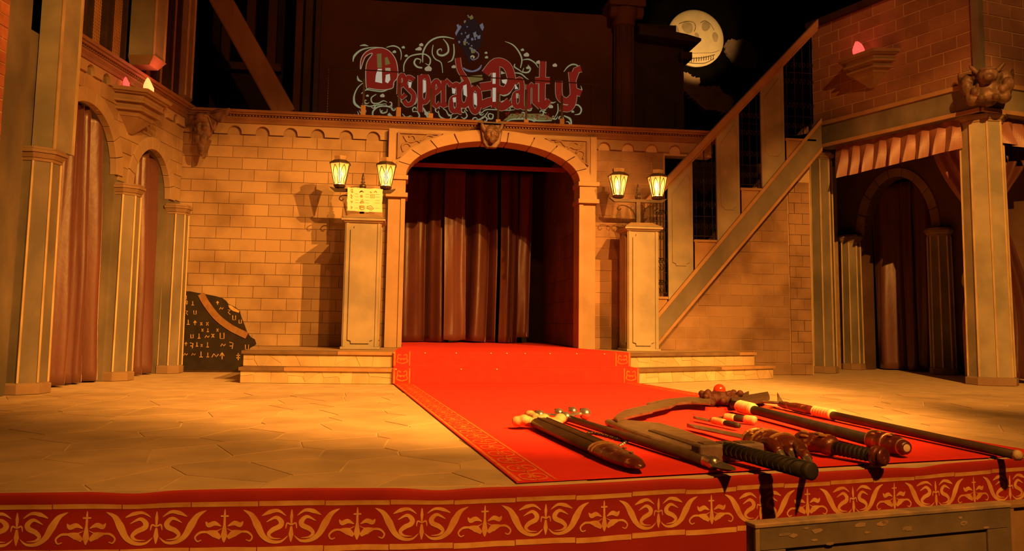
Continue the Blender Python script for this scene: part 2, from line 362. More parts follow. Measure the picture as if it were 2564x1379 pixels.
UAm = [([(205, 410), (130, 372), (84, 408), (92, 446), (150, 475), (182, 512), (150, 545), (80, 552)], [4, 28, 42, 44, 40, 30, 16, 3]),
       ([(45, 362), (110, 318), (180, 326), (245, 358)], [3, 26, 36, 5]),
       ([(25, 530), (80, 575), (160, 572), (230, 522), (280, 430), (330, 350), (400, 308)], [3, 20, 32, 46, 62, 40, 3])]
UB = [([(0, 580), (0, 520), (0, 430), (0, 340), (0, 300)], [6, 52, 20, 16, 5]), ([(-32, 358), (32, 358)], [14, 14])]
UBm = [([(25, 445), (80, 418), (128, 432), (152, 402)], [3, 40, 42, 3]), ([(20, 462), (60, 482), (120, 490), (190, 492), (232, 530), (215, 566), (182, 556)], [3, 10, 18, 20, 14, 12, 8]), ([(30, 545), (80, 505), (150, 488)], [26, 62, 10])]
for k in range(-8, 17):
    sc = s_ref + k * .268
    if not (-1.95 < arc_x(sc) < 4.3): continue
    g = MB(); mp = lambda x, y: skirt_pt(arc_x(sc + x / 2050), .078 + (y - 300) / 300 * .142, .0035)
    one, two = (UA, UAm) if k % 2 == 0 else (UB, UBm)
    for p, w in one: g.ribbon(smooth_pts(p, 5), w, mp)
    for p, w in two:
        g.ribbon(smooth_pts(p, 5), w, mp); g.ribbon(smooth_pts([(-x, y) for x, y in p], 5), w, mp)
    g.build('stencil_scroll', K['gold_p'], skirt)
    for d0, d1 in ((.048, .068), (.229, .252)):
        g = MB(); n = 10
        g.surf(lambda u, v: skirt_pt(arc_x(sc - .132 + u * .264), lerp(d0, d1, v) + .002 * math.sin(k * 3), .0035), n, 2); g.build('stencil_band', K['gold_p'], skirt)
# ------------------------------------------------------------------ walls
BW = 11.35
def brick_mesh(L, H, D, m, key={}):
    k = (round(L, 3), round(H, 3), D, m.name)
    if k not in key:
        c = .003; b = MB()
        b.add([(-L / 2, D, -H / 2), (L / 2, D, -H / 2), (L / 2, D, H / 2), (-L / 2, D, H / 2), (-L / 2, 0, -H / 2), (L / 2, 0, -H / 2), (L / 2, 0, H / 2), (-L / 2, 0, H / 2),
               (-L / 2 + c, -c, -H / 2 + c), (L / 2 - c, -c, -H / 2 + c), (L / 2 - c, -c, H / 2 - c), (-L / 2 + c, -c, H / 2 - c)],
              [(8, 9, 10, 11), (4, 5, 9, 8), (5, 6, 10, 9), (6, 7, 11, 10), (7, 4, 8, 11), (0, 1, 5, 4), (1, 2, 6, 5), (2, 3, 7, 6), (3, 0, 4, 7)])
        key[k] = b.mesh('brick', m)
    return key[k]
def bricks(T, parent, z0, z1, hrow, L, segs, m, gap=.004, proud=.010, seed=1, name='brick'):
    r = random.Random(seed); n = max(1, round((z1 - z0) / hrow)); hr = (z1 - z0) / n; c = 0
    for i in range(n):
        zc = z0 + (i + .5) * hr; off = (i % 2) * L / 2 + r.uniform(-.12, .12) * L
        for a, b in segs(zc):
            k = math.floor((a - off) / L); x = a
            while x < b - .015:
                nx = min(b, off + (k + 1) * L); k += 1
                if b - nx < L * .22: nx = b
                if nx - x < L * .22 and nx < b: continue
                W = nx - x - gap
                if W > .02:
                    W2 = round(W, 2) if abs(W - (L - gap)) > .004 else L - gap
                    inst(name, brick_mesh(W2, hr - gap, .02, m), parent, T @ Matrix.Translation(((x + nx) / 2, -proud + r.uniform(-.003, .003) * (m is not K['dark']), zc))); c += 1
                x = nx
    return c
TB = frame((0, BW), (1, 0))
wl = MB(TB).box(-3.2, -.14, 0, .2, 0, 3.42).build('wall_back', K['mortar'], kind='structure', label='sand-coloured block wall left of the archway', base=False)
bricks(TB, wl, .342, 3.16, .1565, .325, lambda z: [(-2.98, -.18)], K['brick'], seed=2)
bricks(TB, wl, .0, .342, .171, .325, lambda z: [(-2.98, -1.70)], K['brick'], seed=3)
SLINE = lambda x: .84 + 1.15 * (x - 3.5)       # the wall stays under the stair string
wr = MB(TB).prism([(2.62, 0), (5.95, 0), (5.95, SLINE(5.95)), (3.74, SLINE(3.74)), (3.74, 3.12), (4.45, 3.12), (4.45, 3.42), (2.62, 3.42)], 0, .2).build('wall_stair', K['mortar_l'], kind='structure', label='brown block wall behind and below the stairs', base=False)
def wseg(z, lo=2.69, hi=5.6):
    s = 3.5 + (z - .84) / 1.15
    if s < 3.72: return [(lo, hi)]
    return [(lo, 3.72)] + ([(s + .05, hi)] if s + .1 < hi else [])
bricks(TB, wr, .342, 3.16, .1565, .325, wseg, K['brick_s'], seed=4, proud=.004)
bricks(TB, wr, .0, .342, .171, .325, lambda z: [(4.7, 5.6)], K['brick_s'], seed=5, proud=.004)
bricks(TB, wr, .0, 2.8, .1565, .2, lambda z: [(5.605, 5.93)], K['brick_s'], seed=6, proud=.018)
def frieze(T, x0, x1, zb, zt, xs, rad, parent, proud=.045, m='stone'):
    P = [(x0, zt), (x0, zb)]
    for x in xs:
        P.append((x - rad, zb))
        P += [(x - rad * math.cos(pi * k / 8), zb + .02 + rad * 1.02 * math.sin(pi * k / 8)) for k in range(9)]
        P.append((x + rad, zb))
    P += [(x1, zb), (x1, zt)]
    return MB(T).prism(P, -proud, .0).build('scalloped_frieze', K[m], parent)
frieze(TB, -3.0, -.19, 3.165, 3.31, [oy(u, 330, BW).x for u in (520, 589, 659, 729, 797, 868, 936)], .092, wl)
frieze(TB, 2.70, 4.44, 3.165, 3.31, [oy(u, 370, BW).x for u in (1512, 1571, 1630, 1688, 1745)], .085, wr)
def cornice(T, x0, x1, z0, z1, name, label, m='cornice', out=.0):
    t = thing(name, label, None, T @ Vector((x0, 0, z0)), kind='structure'); h = (z1 - z0)
    for nm, a, b, pr in (('lower_moulding', 0, .22, .06), ('bead', .22, .34, .075), ('cove', .34, .5, .09), ('fascia', .66, .8, .14), ('top_moulding', .8, 1.0, .17)):
        MB(T).frus((x0, x1, -pr - out, .0, z0 + a * h), (x0, x1, -pr - .012 - out, .0, z0 + b * h - .001)).build(nm, K[m], t)
    MB(T).box(x0, x1, -.085 - out, 0, z0 + .5 * h, z0 + .66 * h).build('dentil_backing', K['stone_d'], t)
    d = MB(T); x = x0
    while x < x1 - .03: d.box(x, x + .022, -.115 - out, -.085 - out, z0 + .52 * h, z0 + .655 * h); x += .042
    d.build('dentil_course', K[m], t, kind='stuff'); return t
cornice(TB, -2.98, 1.08, 3.31, 3.47, 'trim_1', 'carved cornice with dentils above the left wall and archway')
cornice(TB, 1.30, 4.5, 3.31, 3.47, 'trim_2', 'carved cornice with dentils right of the archway mask')
MB().slab([(-3.2, 11.37), (4.45, 11.37), (4.45, 14.2), (-3.2, 14.2)], 3.36, 3.44).build('floor_gallery', K['wood_d'], kind='structure', label='dark timber floor of the upper gallery', base=False)
# ---------- portal
por = thing('archway', 'wide cream stone archway above the red carpeted steps', 'archway', (1.24, BW, .342))
PX0, PX1, PY = -.2, 2.70, -.16
AC = (AX0 + AX1) / 2; AA = (AX1 - AX0) / 2; ZS = 2.66; AB = .52
def ell(a, b, t, c=AC, z=ZS): return (c - a * math.cos(t), z + b * math.sin(t))
Pf = [(PX0, 3.31), (PX0, ZS)] + [ell(AA + .02, AB + .02, pi * k / 24) for k in range(25)] + [(PX1, ZS), (PX1, 3.31)]
MB(TB).prism(Pf, PY + .03, .2).build('spandrel_wall', K['stone'], por)
def voussoirs(T, c, zs, ai, bi, ao, bo, n, y0, y1, parent, m='stone', t0=0, t1=pi, name='voussoir', skip=()):
    for i in range(n):
        if i in skip: continue
        a, b = lerp(t0, t1, i / n) + .006, lerp(t0, t1, (i + 1) / n) - .006
        P = [ell(ai, bi, lerp(a, b, k / 4), c, zs) for k in range(5)] + [ell(ao, bo, lerp(b, a, k / 4), c, zs) for k in range(5)]
        MB(T).prism(P, y0, y1).build(name, K[m], parent, bevel=.005)
voussoirs(TB, AC, ZS, AA, AB, AA + .16, AB + .15, 11, PY - .02, .2, por)
for k in range(25): pass
MB(TB).prism([ell(AA + .15, AB + .14, pi * k / 32) for k in range(33)] + [ell(AA + .175, AB + .165, pi * k / 32) for k in range(32, -1, -1)], PY - .005, .0).build('arch_moulding', K['stone'], por)
for x0, x1, s in ((PX0, AX0, 1), (AX1, PX1, -1)):
    w = x1 - x0; xi, xo = (x1, x0) if s == 1 else (x0, x1)
    MB(TB).box(x0 + .015, x1 - .015, PY + .02, .2, .342, 2.36).build('jamb', K['stone'], por)
    MB(TB).box(min(xi, xi - s * .06), max(xi, xi - s * .06), PY, .2, .342, 2.355).build('jamb_edge', K['stone'], por, bevel=.004)
    MB(TB).box(x0 - .02, x1 + .03, PY - .05, .2, 2.36, 2.42).build('lower_capital_slab', K['stone'], por, bevel=.004)
    MB(TB).box(x0, x1, PY - .02, .2, 2.42, 2.60).build('capital_block', K['stone'], por, bevel=.004)
    MB(TB).box(x0 - .02, x1 + .03, PY - .05, .2, 2.60, 2.66).build('upper_capital_slab', K['stone'], por, bevel=.004)
    MB(TB).box(min(xo, xo + s * .09), max(xo, xo + s * .09), PY + .005, .0, 2.66, 3.31).build('side_post', K['stone'], por, bevel=.004)
    # carved triangular panel
    q = lambda u, v: (xo + s * u, 3.29 - v)
    tri = [q(.12, .03), q(.74, .03), q(.12, .40)]
    pn = MB(TB).prism(tri, PY + .012, PY + .04).build('carved_panel', K['stone_d'], por)
    cx_, cz_ = sum(p[0] for p in tri) / 3, sum(p[1] for p in tri) / 3
    inn = lambda f: [(cx_ + (p[0] - cx_) * f, cz_ + (p[1] - cz_) * f) for p in tri]
    a, b = inn(1.0), inn(.84)
    for k in range(3):
        MB(TB).prism([a[k], a[(k + 1) % 3], b[(k + 1) % 3], b[k]], PY - .012, PY + .02).build('panel_frame', K['stone_d'], pn)
    for pth in ([(.2, .08), (.26, .16), (.36, .14), (.33, .07), (.27, .09)], [(.36, .14), (.46, .12), (.52, .06), (.6, .07)], [(.2, .3), (.18, .22), (.25, .18), (.3, .22)], [(.36, .1), (.42, .16), (.46, .14)]):
        MB(TB).tube([(q(*p)[0], PY + .005, q(*p)[1]) for p in smooth_pts(pth, 5)], .014, 6).build('relief_scroll', K['stone_d'], pn, smooth=True)
# alcove
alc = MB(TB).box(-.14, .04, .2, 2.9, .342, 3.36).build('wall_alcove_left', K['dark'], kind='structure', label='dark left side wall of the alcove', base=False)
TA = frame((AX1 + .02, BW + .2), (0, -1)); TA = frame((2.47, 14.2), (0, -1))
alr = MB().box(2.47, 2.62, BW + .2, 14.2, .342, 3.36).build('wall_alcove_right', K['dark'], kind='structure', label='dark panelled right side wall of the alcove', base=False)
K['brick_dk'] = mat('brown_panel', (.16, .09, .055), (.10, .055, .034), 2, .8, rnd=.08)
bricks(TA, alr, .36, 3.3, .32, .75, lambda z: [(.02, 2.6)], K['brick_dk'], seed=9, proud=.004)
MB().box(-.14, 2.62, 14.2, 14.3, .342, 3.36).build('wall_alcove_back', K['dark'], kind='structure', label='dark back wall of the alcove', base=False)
MB().box(.04, 2.47, BW + .2, 14.2, 3.30, 3.358).build('ceiling_alcove_shade', K['black'], kind='structure', label='added alcove ceiling, its black standing in for shade', base=False)  # added sheet; its black stands in for the shade under the gallery floor
MB().box(AX0, 2.47, 12.2, 12.26, 2.985, 3.04).build('batten', mat('red_batten', (.4, .08, .04), (.3, .06, .03), 3, .6), label='thin red batten across the top of the alcove', cat='batten')
# ---------- left arcade
TL = frame((-3.42, 8.1), (.156, .988))
AR = [(.90, 2.27, .62, .65), (2.42, 2.20, .49, .54)]        # centre, spring height, half width, rise
def arc_pts(c, z, a, b, n=16): return [(c - a * math.cos(pi * k / n), z + b * math.sin(pi * k / n)) for k in range(n + 1)]
WTOP = 3.335
P = [(-1.6, WTOP), (-1.6, 0)]
for c, z, a, b in AR: P += [(c - a - .01, 0)] + arc_pts(c, z, a + .01, b + .01) + [(c + a + .01, 0)]
P += [(3.27, 0), (3.27, WTOP)]
wa = MB(TL).prism(P, 0, .17).build('wall_left', K['grey'], kind='structure', label='arcade wall with two arches on the left', base=False)
def aseg(z):
    if z < 2.26: return []
    out = [(.22, 3.24)]
    for c, zs, a, b in AR:
        A, B = a + .07, b + .07
        if zs - .02 < z < zs + B:
            w = A * math.sqrt(max(0, 1 - (max(0, z - zs) / B) ** 2)); new = []
            for p, q in out:
                if c - w > p: new.append((p, min(q, c - w)))
                if c + w < q: new.append((max(p, c + w), q))
            out = new
    return [(a, b) for a, b in out if b - a > .03]
bricks(TL, wa, 2.22, 3.215, .158, .31, aseg, K['brick'], seed=21)
for c, z, a, b in AR: voussoirs(TL, c, z, a, b, a + .15, b + .15, 11, -.03, .05, wa, 'stone')
frieze(TL, .22, 3.24, 3.215, 3.335, [.52, .84, 1.16, 2.28, 2.60, 2.92], .08, wa)
cornice(TL, .2, 3.2, 3.335, 3.49, 'trim_3', 'carved cornice with dentils above the left arcade')
# octagonal columns
def column(T, c, w, zb, zt, name, label, group, cap=True, mshaft='grey', taper=.94, parts=8, capH=.13, ph=pi / 8, base_h=.10):
    r = w / 2 / math.cos(pi / 8); o = T @ Vector((c[0], c[1], 0)); F = Matrix.Translation(o) @ T.to_3x3().to_4x4()
    t = thing(name, label, 'column', (o.x, o.y, zb), group=group)
    MB(F).lathe([(r * .97, zb + base_h - .005), (r * .97 * taper, zt - capH)], 8, ph=ph).build('shaft', K[mshaft], t)
    MB(F).lathe([(r * 1.12, zb), (r * 1.12, zb + base_h * .85), (r * 1.0, zb + base_h)], 8, ph=ph).build('plinth', K['stone_d'], t, bevel=.004)
    for k in range(8):
        a = ph + 2 * pi * k / 8; q = []
        for rr_, z in ((r * 1.0, zb + base_h), (r * taper, zt - capH)): q.append((rr_ * math.cos(a) * .985, rr_ * math.sin(a) * .985, z))
        MB(F).tube(q, .0125, 5).build('edge_bead', K['edge'], t)
    if cap:
        z = zt - capH
        for nm, k0, k1, a, b in (('neck_ring', 1.02, 1.05, 0, .2), ('capital', 1.06, 1.2, .22, .55), ('abacus', 1.26, 1.26, .57, .8), ('capital_slab', 1.16, 1.16, .82, 1.0)):
            MB(F).lathe([(r * k0 * taper, z + a * capH), (r * k1 * taper, z + b * capH)], 8, ph=ph).build(nm, K['stone_d'], t, bevel=.004)
    return t
column(TL, (.06, -.02), .40, 0, 2.24, 'octagonal_column', 'tall grey octagonal column at far left, before the red brick wall', None)
column(TL, (1.74, -.02), .35, 0, 2.19, 'octagonal_column', 'grey octagonal column between the two left arches', None)
column(TL, (3.08, -.04), .31, 0, 2.15, 'octagonal_column', 'slim grey octagonal column where the left arcade meets the block wall', None)
# pilasters of the gallery above
def pilaster(T, x0, x1, y0, z0, z1, label, m='grey_l', name='pilaster', foot=True):
    t = thing(name, label, 'pilaster', T @ Vector(((x0 + x1) / 2, y0, z0)))
    MB(T).box(x0, x1, y0, -.02, z0 + (.1 if foot else 0), z1).build('shaft', K[m], t)
    for x in (x0, x1 - .03): MB(T).box(x, x + .03, y0 - .012, y0 + .01, z0 + (.1 if foot else 0), z1).build('edge_bead', K['edge'], t)
    if foot: MB(T).frus((x0 + .04, x1 - .04, y0 + .05, -.02, z0), (x0 - .015, x1 + .015, y0 - .02, -.02, z0 + .1)).build('foot', K['stone_d'], t)
    return t
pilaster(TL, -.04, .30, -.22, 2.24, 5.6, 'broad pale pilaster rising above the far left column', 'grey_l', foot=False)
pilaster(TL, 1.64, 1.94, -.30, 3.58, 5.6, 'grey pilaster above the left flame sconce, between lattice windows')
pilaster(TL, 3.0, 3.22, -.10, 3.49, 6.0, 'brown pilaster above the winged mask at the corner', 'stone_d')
MB(TL).box(-.55, -.22, -.05, .0, 0, 5.6).build('trim_4', K['grey'], kind='structure', label='grey upright strip beside the red brick wall', base=False)
wb = MB(TL).box(-1.6, -.56, -.06, .0, 0, 5.6).build('wall_brick_left', K['mortar_l'], kind='structure', label='red brick wall at the far left edge', base=False)
bricks(TL, wb, 1.6, 5.4, .105, .22, lambda z: [(-1.05, -.56)], K['brick_r'], seed=31, proud=.065, gap=.010)
MB(TL).box(-1.6, 3.25, .30, .36, 3.3, 6.2).build('wall_gallery_left', K['dark'], kind='structure', label='dark wall behind the left lattice windows', base=False)
K['screen'] = mat('lattice_backing', (.25, .12, .055), (.16, .075, .035), 3, .7)
K['lattice'] = mat('lattice_wood', (.45, .25, .11), (.36, .19, .08), 6, .6)
def lattice(x0, x1, z0, z1, label):
    t = thing('lattice_window', label, 'window', TL @ Vector(((x0 + x1) / 2, 0, z0)), group='lattice windows of the left gallery')
    MB(TL).box(x0, x1, .06, .08, z0, z1).build('backing', K['screen'], t)
    for a, b in ((x0, x0 + .035), (x1 - .035, x1)): MB(TL).box(a, b, -.04, .06, z0, z1).build('frame_post', K['wood_d'], t)
    MB(TL).box(x0, x1, -.04, .06, z0, z0 + .04).build('sill', K['wood_d'], t)
    g = MB(TL); z = z0 + .05
    while z < z1: g.box(x0 + .035, x1 - .035, .02, .03, z, z + .012); z += .035
    x = x0 + .05
    while x < x1 - .04: g.box(x, x + .012, .012, .02, z0, z1); x += .035
    g.build('lattice', K['lattice'], t, kind='stuff')
for x0, x1, lb in ((.38, .70, 'lattice window nearest the far left column'), (.79, 1.12, 'middle lattice window left of the flame sconce'), (1.20, 1.54, 'lattice window just left of the grey gallery pilaster'),
                   (2.02, 2.30, 'lattice window just right of the grey gallery pilaster'), (2.37, 2.63, 'lattice window midway between the two gallery pilasters'), (2.70, 2.95, 'lattice window beside the brown corner pilaster')):
    lattice(x0, x1, 3.50, 5.9, lb)
# ------------------------------------------------------------------ stairs
YS = 11.10
TS = frame((0, YS), (1, 0))
st = thing('staircase', 'wooden staircase with grey panelled balustrade rising to the brick tower', 'staircase', (3.6, 11.2, .342))
top = lambda x: .79 + 1.162 * (x - 3.5); bot = lambda x: .345 + 1.145 * (x - 3.5)
X0, X1 = 3.50, 6.02
MB(TS).prism([(X0, bot(X0)), (X1, bot(X1)), (X1, top(X1)), (X0, top(X0))], 0, .06).build('string_board', K['grey'], st)
for f, w in ((top, -.075), (bot, .06)):
    MB(TS).prism([(X0, f(X0)), (X1, f(X1)), (X1, f(X1) + w), (X0, f(X0) + w)], -.022, .05).build('string_moulding', K['wood_o'], st, bevel=.004)
rb = lambda x: 2.66 + 1.058 * (x - 3.717)
MB(TS).prism([(3.36, rb(3.36)), (6.0, rb(6.0)), (6.0, rb(6.0) + .13), (3.36, rb(3.36) + .13)], -.03, .10).build('handrail', K['wood_o'], st, bevel=.01)
MB(TS).prism([(3.36, rb(3.36) - .04), (6.0, rb(6.0) - .04), (6.0, rb(6.0)), (3.36, rb(3.36))], -.0, .07).build('rail_moulding', K['wood_o'], st)
PAN = [(3.71, 4.07), (4.43, 4.77), (5.11, 5.46)]
for x0, x1 in PAN:
    pn = MB(TS).prism([(x0, top(x0) - .1), (x1, top(x1) - .1), (x1, rb(x1) - .02), (x0, rb(x0) - .02)], .02, .06).build('baluster_panel', K['grey_l'], st)
    a, b = x0 + .055, x1 - .05; zb = top(x1) + .06; n = .05
    inset = [(a, zb + n), (a + n, zb + n * .5), (a + n, zb), (b - n, zb), (b - n, zb + n * .5), (b, zb + n), (b, rb(b) - .22), (b - .03, rb(b) - .17), (a + .05, rb(a) - .14), (a, rb(a) - .2)]
    MB(TS).prism(inset, .006, .021).build('raised_field', K['grey_l'], pn, bevel=.005)
OPN = [(3.52, 3.69, 1.08), (4.09, 4.41, 1.89), (4.79, 5.09, 2.65), (5.48, 5.93, 3.40)]
for x0, x1, z in OPN:
    sb = MB(TS).prism([(x0, top(x0) - .1), (x1, top(x1) - .1), (x1, z), (x0, z)], .02, .08).build('sill_block', K['wood_o'], st)
    MB(TS).box(x0 - .01, x1 + .01, .0, .10, z - .035, z).build('sill_cap', K['wood_o'], sb, bevel=.004)
    MB(TS).box(x0, x0 + .035, .005, .05, top(x0) - .08, z - .035).build('sill_post', K['wood_o'], sb)
    gr = MB(TS).box(x0, x1, .045, .053, z + .05, z + .058).build('iron_grille', K['iron'], st)
    MB(TS).box(x0, x1, .045, .053, z + .33, z + .338).build('grille_crossbar', K['iron'], gr)
    nb = 3 if x1 - x0 < .4 else 4; ztop = rb((x0 + x1) / 2) - .05
    MB(TS).box(x0, x1, .045, .053, z + (ztop - z) * .75, z + (ztop - z) * .75 + .008).build('grille_crossbar', K['iron'], gr)
    for k in range(nb):
        x = lerp(x0 + .04, x1 - .04, k / (nb - 1)) if nb > 1 else x0
        MB(TS).tube([(x, .05, z), (x, .05, rb(x))], .006, 5).build('grille_bar', K['iron'], gr)
        MB(TS).lathe([(.002, 0), (.014, .03), (.002, .09)], 6, c=(x, .05, z + .42)).build('grille_spear', K['iron'], gr)
        for zz in (z + .19, z + .50, z + (ztop - z) * .75 + .12, z + (ztop - z) * .75 - .13):
            for s in (-1, 1):
                g = MB(TS); r0 = .045
                g.tube([(x + s * (.004 + r0 * .55 - r0 * .55 * math.cos(q) * (1 - q / 11)), .05, zz + r0 * math.sin(q) * (1 - q / 11)) for q in [i * .45 for i in range(17)]], .0045, 4)
                g.build('grille_scroll', K['iron'], gr)
for k in range(13):
    x = 3.56 + k * .172; z = .62 + (k + 1) * .2
    t_ = MB(TS).box(x, x + .21, .09, .95, z - .03, z).build('tread', K['wood_d'], st)
    MB(TS).box(x, x + .015, .09, .95, z - .2, z - .03).build('riser', K['wood_d'], t_)
# ------------------------------------------------------------------ tower on the right
TT = frame((6.30, 11.85), (.33, -.944)); TTL = 2.70
cor = TT @ Vector((TTL, 0, 0)); TRr = frame((cor.x, cor.y), (.973, .23))
ZL0, ZL1, ZT = 3.41, 3.78, 5.34
tw = MB(TT).box(0, TTL, .0, .2, ZL1, ZT).build('wall_tower', K['mortar_l'], kind='structure', label='brick upper wall of the tower facing the stage', base=False)
bricks(TT, tw, ZL1 + .02, ZT, .174, .375, lambda z: [(.01, TTL - .07)], K['brick_t'], seed=41, gap=.012, proud=.004)
tr = MB(TRr).box(0, 2.6, 0, .2, ZL1, 5.6).build('wall_tower_front', K['mortar_l'], kind='structure', label='brick upper wall of the tower at the right edge', base=False)
bricks(TRr, tr, ZL1 + .02, 5.6, .182, .40, lambda z: [(.08, 1.4)], K['brick_t'], seed=42, gap=.012, proud=.004)
for T_, L_ in ((TT, TTL), (TRr, 2.6)):
    b = MB(T_).box(0, L_, -.02, .22, ZL0, ZL1).build('trim_5' if L_ > 2.65 else 'trim_6', K['grey'], kind='structure', label='grey lintel beam under the tower brickwork' if L_ > 2.65 else 'grey lintel beam at the right edge', base=False)
    MB(T_).box(-.01, L_, -.05, .0, ZL1 - .03, ZL1 + .03).build('upper_moulding', K['wood_o'], b, bevel=.006)
    MB(T_).box(-.01, L_, -.045, .0, ZL0, ZL0 + .055).build('lower_moulding', K['wood_o'], b, bevel=.006)
MB(TT).box(-.05, TTL, -.08, .3, ZT, ZT + .09).build('trim_7', K['wood_d'], kind='structure', label='dark coping along the top of the tower', base=False)
MB(TT).box(TTL - .06, TTL + .04, -.04, .06, ZL1 + .02, 5.7).build('trim_8', K['grey'], kind='structure', label='upright corner strip of the tower', base=False)
fl = [tuple((TT @ Vector((0.1, .1, 0))).xy), tuple((TT @ Vector((TTL, .1, 0))).xy), tuple((TRr @ Vector((2.6, .1, 0))).xy), (10.4, 13.6), (7.0, 13.6)]
MB().slab(fl, ZL0 + .02, ZL0 + .1).build('ceiling_tower', K['dark'], kind='structure', label='dark ceiling below the tower', base=False)
column(I4, (6.43, 11.98), .38, 0, ZL0 - .02, 'octagonal_column', 'tall slender column under the left end of the tower, at the stair top', None)
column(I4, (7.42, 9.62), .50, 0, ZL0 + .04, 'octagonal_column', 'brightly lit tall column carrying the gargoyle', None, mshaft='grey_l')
column(I4, (6.28, 12.62), .34, 0, 3.36, 'octagonal_column', 'shadowed grey column just right of the wall under the stairs', None, cap=False)
MB().box(5.9, 7.3, 13.0, 13.1, 0, 3.4).build('wall_recess', K['mortar'], kind='structure', label='dim brick recess between the stair column and tower column', base=False)
bricks(frame((0, 13.0), (1, 0)), bpy.data.objects['wall_recess'], 0, 3.3, .1565, .3, lambda z: [(6.42, 7.2)], K['brick_s'], seed=44)
TI = frame((7.30, 13.55), (.5, -.866))
c1, c2 = opl(2165, 600, TI), opl(2335, 575, TI)
ac, aw, az = (c1.x + c2.x) / 2, (c2.x - c1.x) / 2, 2.22
at = opl(2245, 442, TI).z
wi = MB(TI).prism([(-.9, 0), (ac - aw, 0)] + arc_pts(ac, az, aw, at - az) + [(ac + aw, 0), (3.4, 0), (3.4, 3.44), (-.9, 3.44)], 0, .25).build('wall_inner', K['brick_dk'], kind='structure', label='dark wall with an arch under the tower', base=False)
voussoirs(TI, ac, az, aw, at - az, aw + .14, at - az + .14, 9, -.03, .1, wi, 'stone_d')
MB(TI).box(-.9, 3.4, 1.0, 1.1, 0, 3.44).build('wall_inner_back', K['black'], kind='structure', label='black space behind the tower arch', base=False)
column(TI, (ac - aw - .17, -.17), .32, 0, 2.22, 'octagonal_column', 'short dim column left of the tower arch curtain', None)
column(TI, (ac + aw + .17, -.17), .32, 0, 2.22, 'octagonal_column', 'short dark column right of the tower arch curtain', None)
# ------------------------------------------------------------------ curtains and drapes
def curtain(T, x0, x1, z0, z1, y, folds, amp, label, m='curtain', seed=1, group=None, flare=.0, lean=0.0, hem=0.0, gather=1.0, name='curtain', gapw=None, nv=26):
    r = random.Random(seed); ph = [r.uniform(0, 6.28) for _ in range(6)]; kx = [r.uniform(.75, 1.3) for _ in range(3)]
    def fn(u, v):
        d = 1 - v                      # 0 at the top
        w = (x1 - x0); xx = x0 + w * .5 + (u - .5) * w * (gather + (1 - gather) * d + flare * d) + lean * d + .02 * math.sin(ph[4] + d * 3)
        uu = u + .06 * math.sin(2 * pi * u * kx[0] + ph[0]) + .025 * d * math.sin(ph[1] + 5 * u)
        a = 2 * pi * folds * uu; s = math.sin(a + ph[2]); s = math.copysign(abs(s) ** .75, s)
        f = (s + .28 * math.sin(2.3 * a * kx[1] + ph[3] + d) + .25 * math.sin(.5 * a * kx[2] + ph[5])) * amp * (.55 + .6 * d)
        f += .012 * math.sin(9 * d + 7 * u + ph[1]) * d
        return (xx + .35 * amp * math.cos(a + ph[2]), y + f, z0 + (z1 - z0) * v + hem * (.5 + .5 * math.sin(a * .5 + ph[0])) * d ** 8)
    return MB(T).surf(fn, max(40, int(folds * 26)), nv).build(name, K[m], smooth=True, thick=.006, label=label, cat='curtain', group=group)
K['trimc'] = mat('pink_braid', (.62, .27, .22), (.5, .2, .16), 30, .5)
curtain(TL, .14, 1.46, .015, 2.90, .12, 5.6, .085, 'mauve satin curtain filling the nearer left arch', seed=4, flare=.06, gather=.9)
curtain(TL, 1.93, 2.84, .015, 2.72, .12, 4.2, .07, 'mauve satin curtain filling the farther left arch', seed=9, flare=.04, gather=.9)
YC = 13.55
cx_at = lambda u: oy(u, 750, YC).x
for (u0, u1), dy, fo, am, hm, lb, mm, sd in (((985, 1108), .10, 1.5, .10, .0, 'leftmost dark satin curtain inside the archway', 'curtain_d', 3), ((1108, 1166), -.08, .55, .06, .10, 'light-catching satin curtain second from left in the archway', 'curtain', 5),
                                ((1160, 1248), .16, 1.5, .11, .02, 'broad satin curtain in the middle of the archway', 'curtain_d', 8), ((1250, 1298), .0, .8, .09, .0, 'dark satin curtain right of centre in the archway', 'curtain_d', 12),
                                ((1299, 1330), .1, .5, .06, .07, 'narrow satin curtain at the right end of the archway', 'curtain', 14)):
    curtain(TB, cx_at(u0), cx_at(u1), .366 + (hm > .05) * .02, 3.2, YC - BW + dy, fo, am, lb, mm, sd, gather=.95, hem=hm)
for s0, s1, yy, sd, lb in ((ac - aw + .02, ac + .1, .34, 3, 'dim satin curtain on the left under the tower arch'), (ac + .05, ac + aw + .1, .42, 6, 'dark satin curtain on the right under the tower arch')):
    curtain(TI, s0, s1, .015, 3.1, yy, 1.5, .10, lb, 'curtain', sd, flare=.05)
def valance(T, x0, x1, zt, zb0, zb1, n, y, label):
    def fn(u, v):
        k = u * n; f = k - math.floor(k); tri = (f / .62 if f < .62 else (1 - f) / .38)
        d = 1 - v; zb = lerp(zb0, zb1, u) - .04 * tri
        return (lerp(x0, x1, u), y - .15 * tri * (d ** .8) - .012 * math.sin(23 * u + 4 * v), lerp(zb, zt, v))
    return MB(T).surf(fn, n * 13, 10).build('valance', K['valance'], thick=.006, label=label, cat='valance')
vl, vr = opl(2085, 400, TT), opl(2395, 330, TT)
valance(TT, vl.x - .03, vr.x, ZL0 + .01, 2.93, 3.02, 9, .10, 'pleated rose valance hanging from the tower lintel')
valance(TRr, .42, 1.7, ZL0 + .01, 3.08, 2.98, 5, .12, 'pleated rose valance at the right edge beyond the lit column')
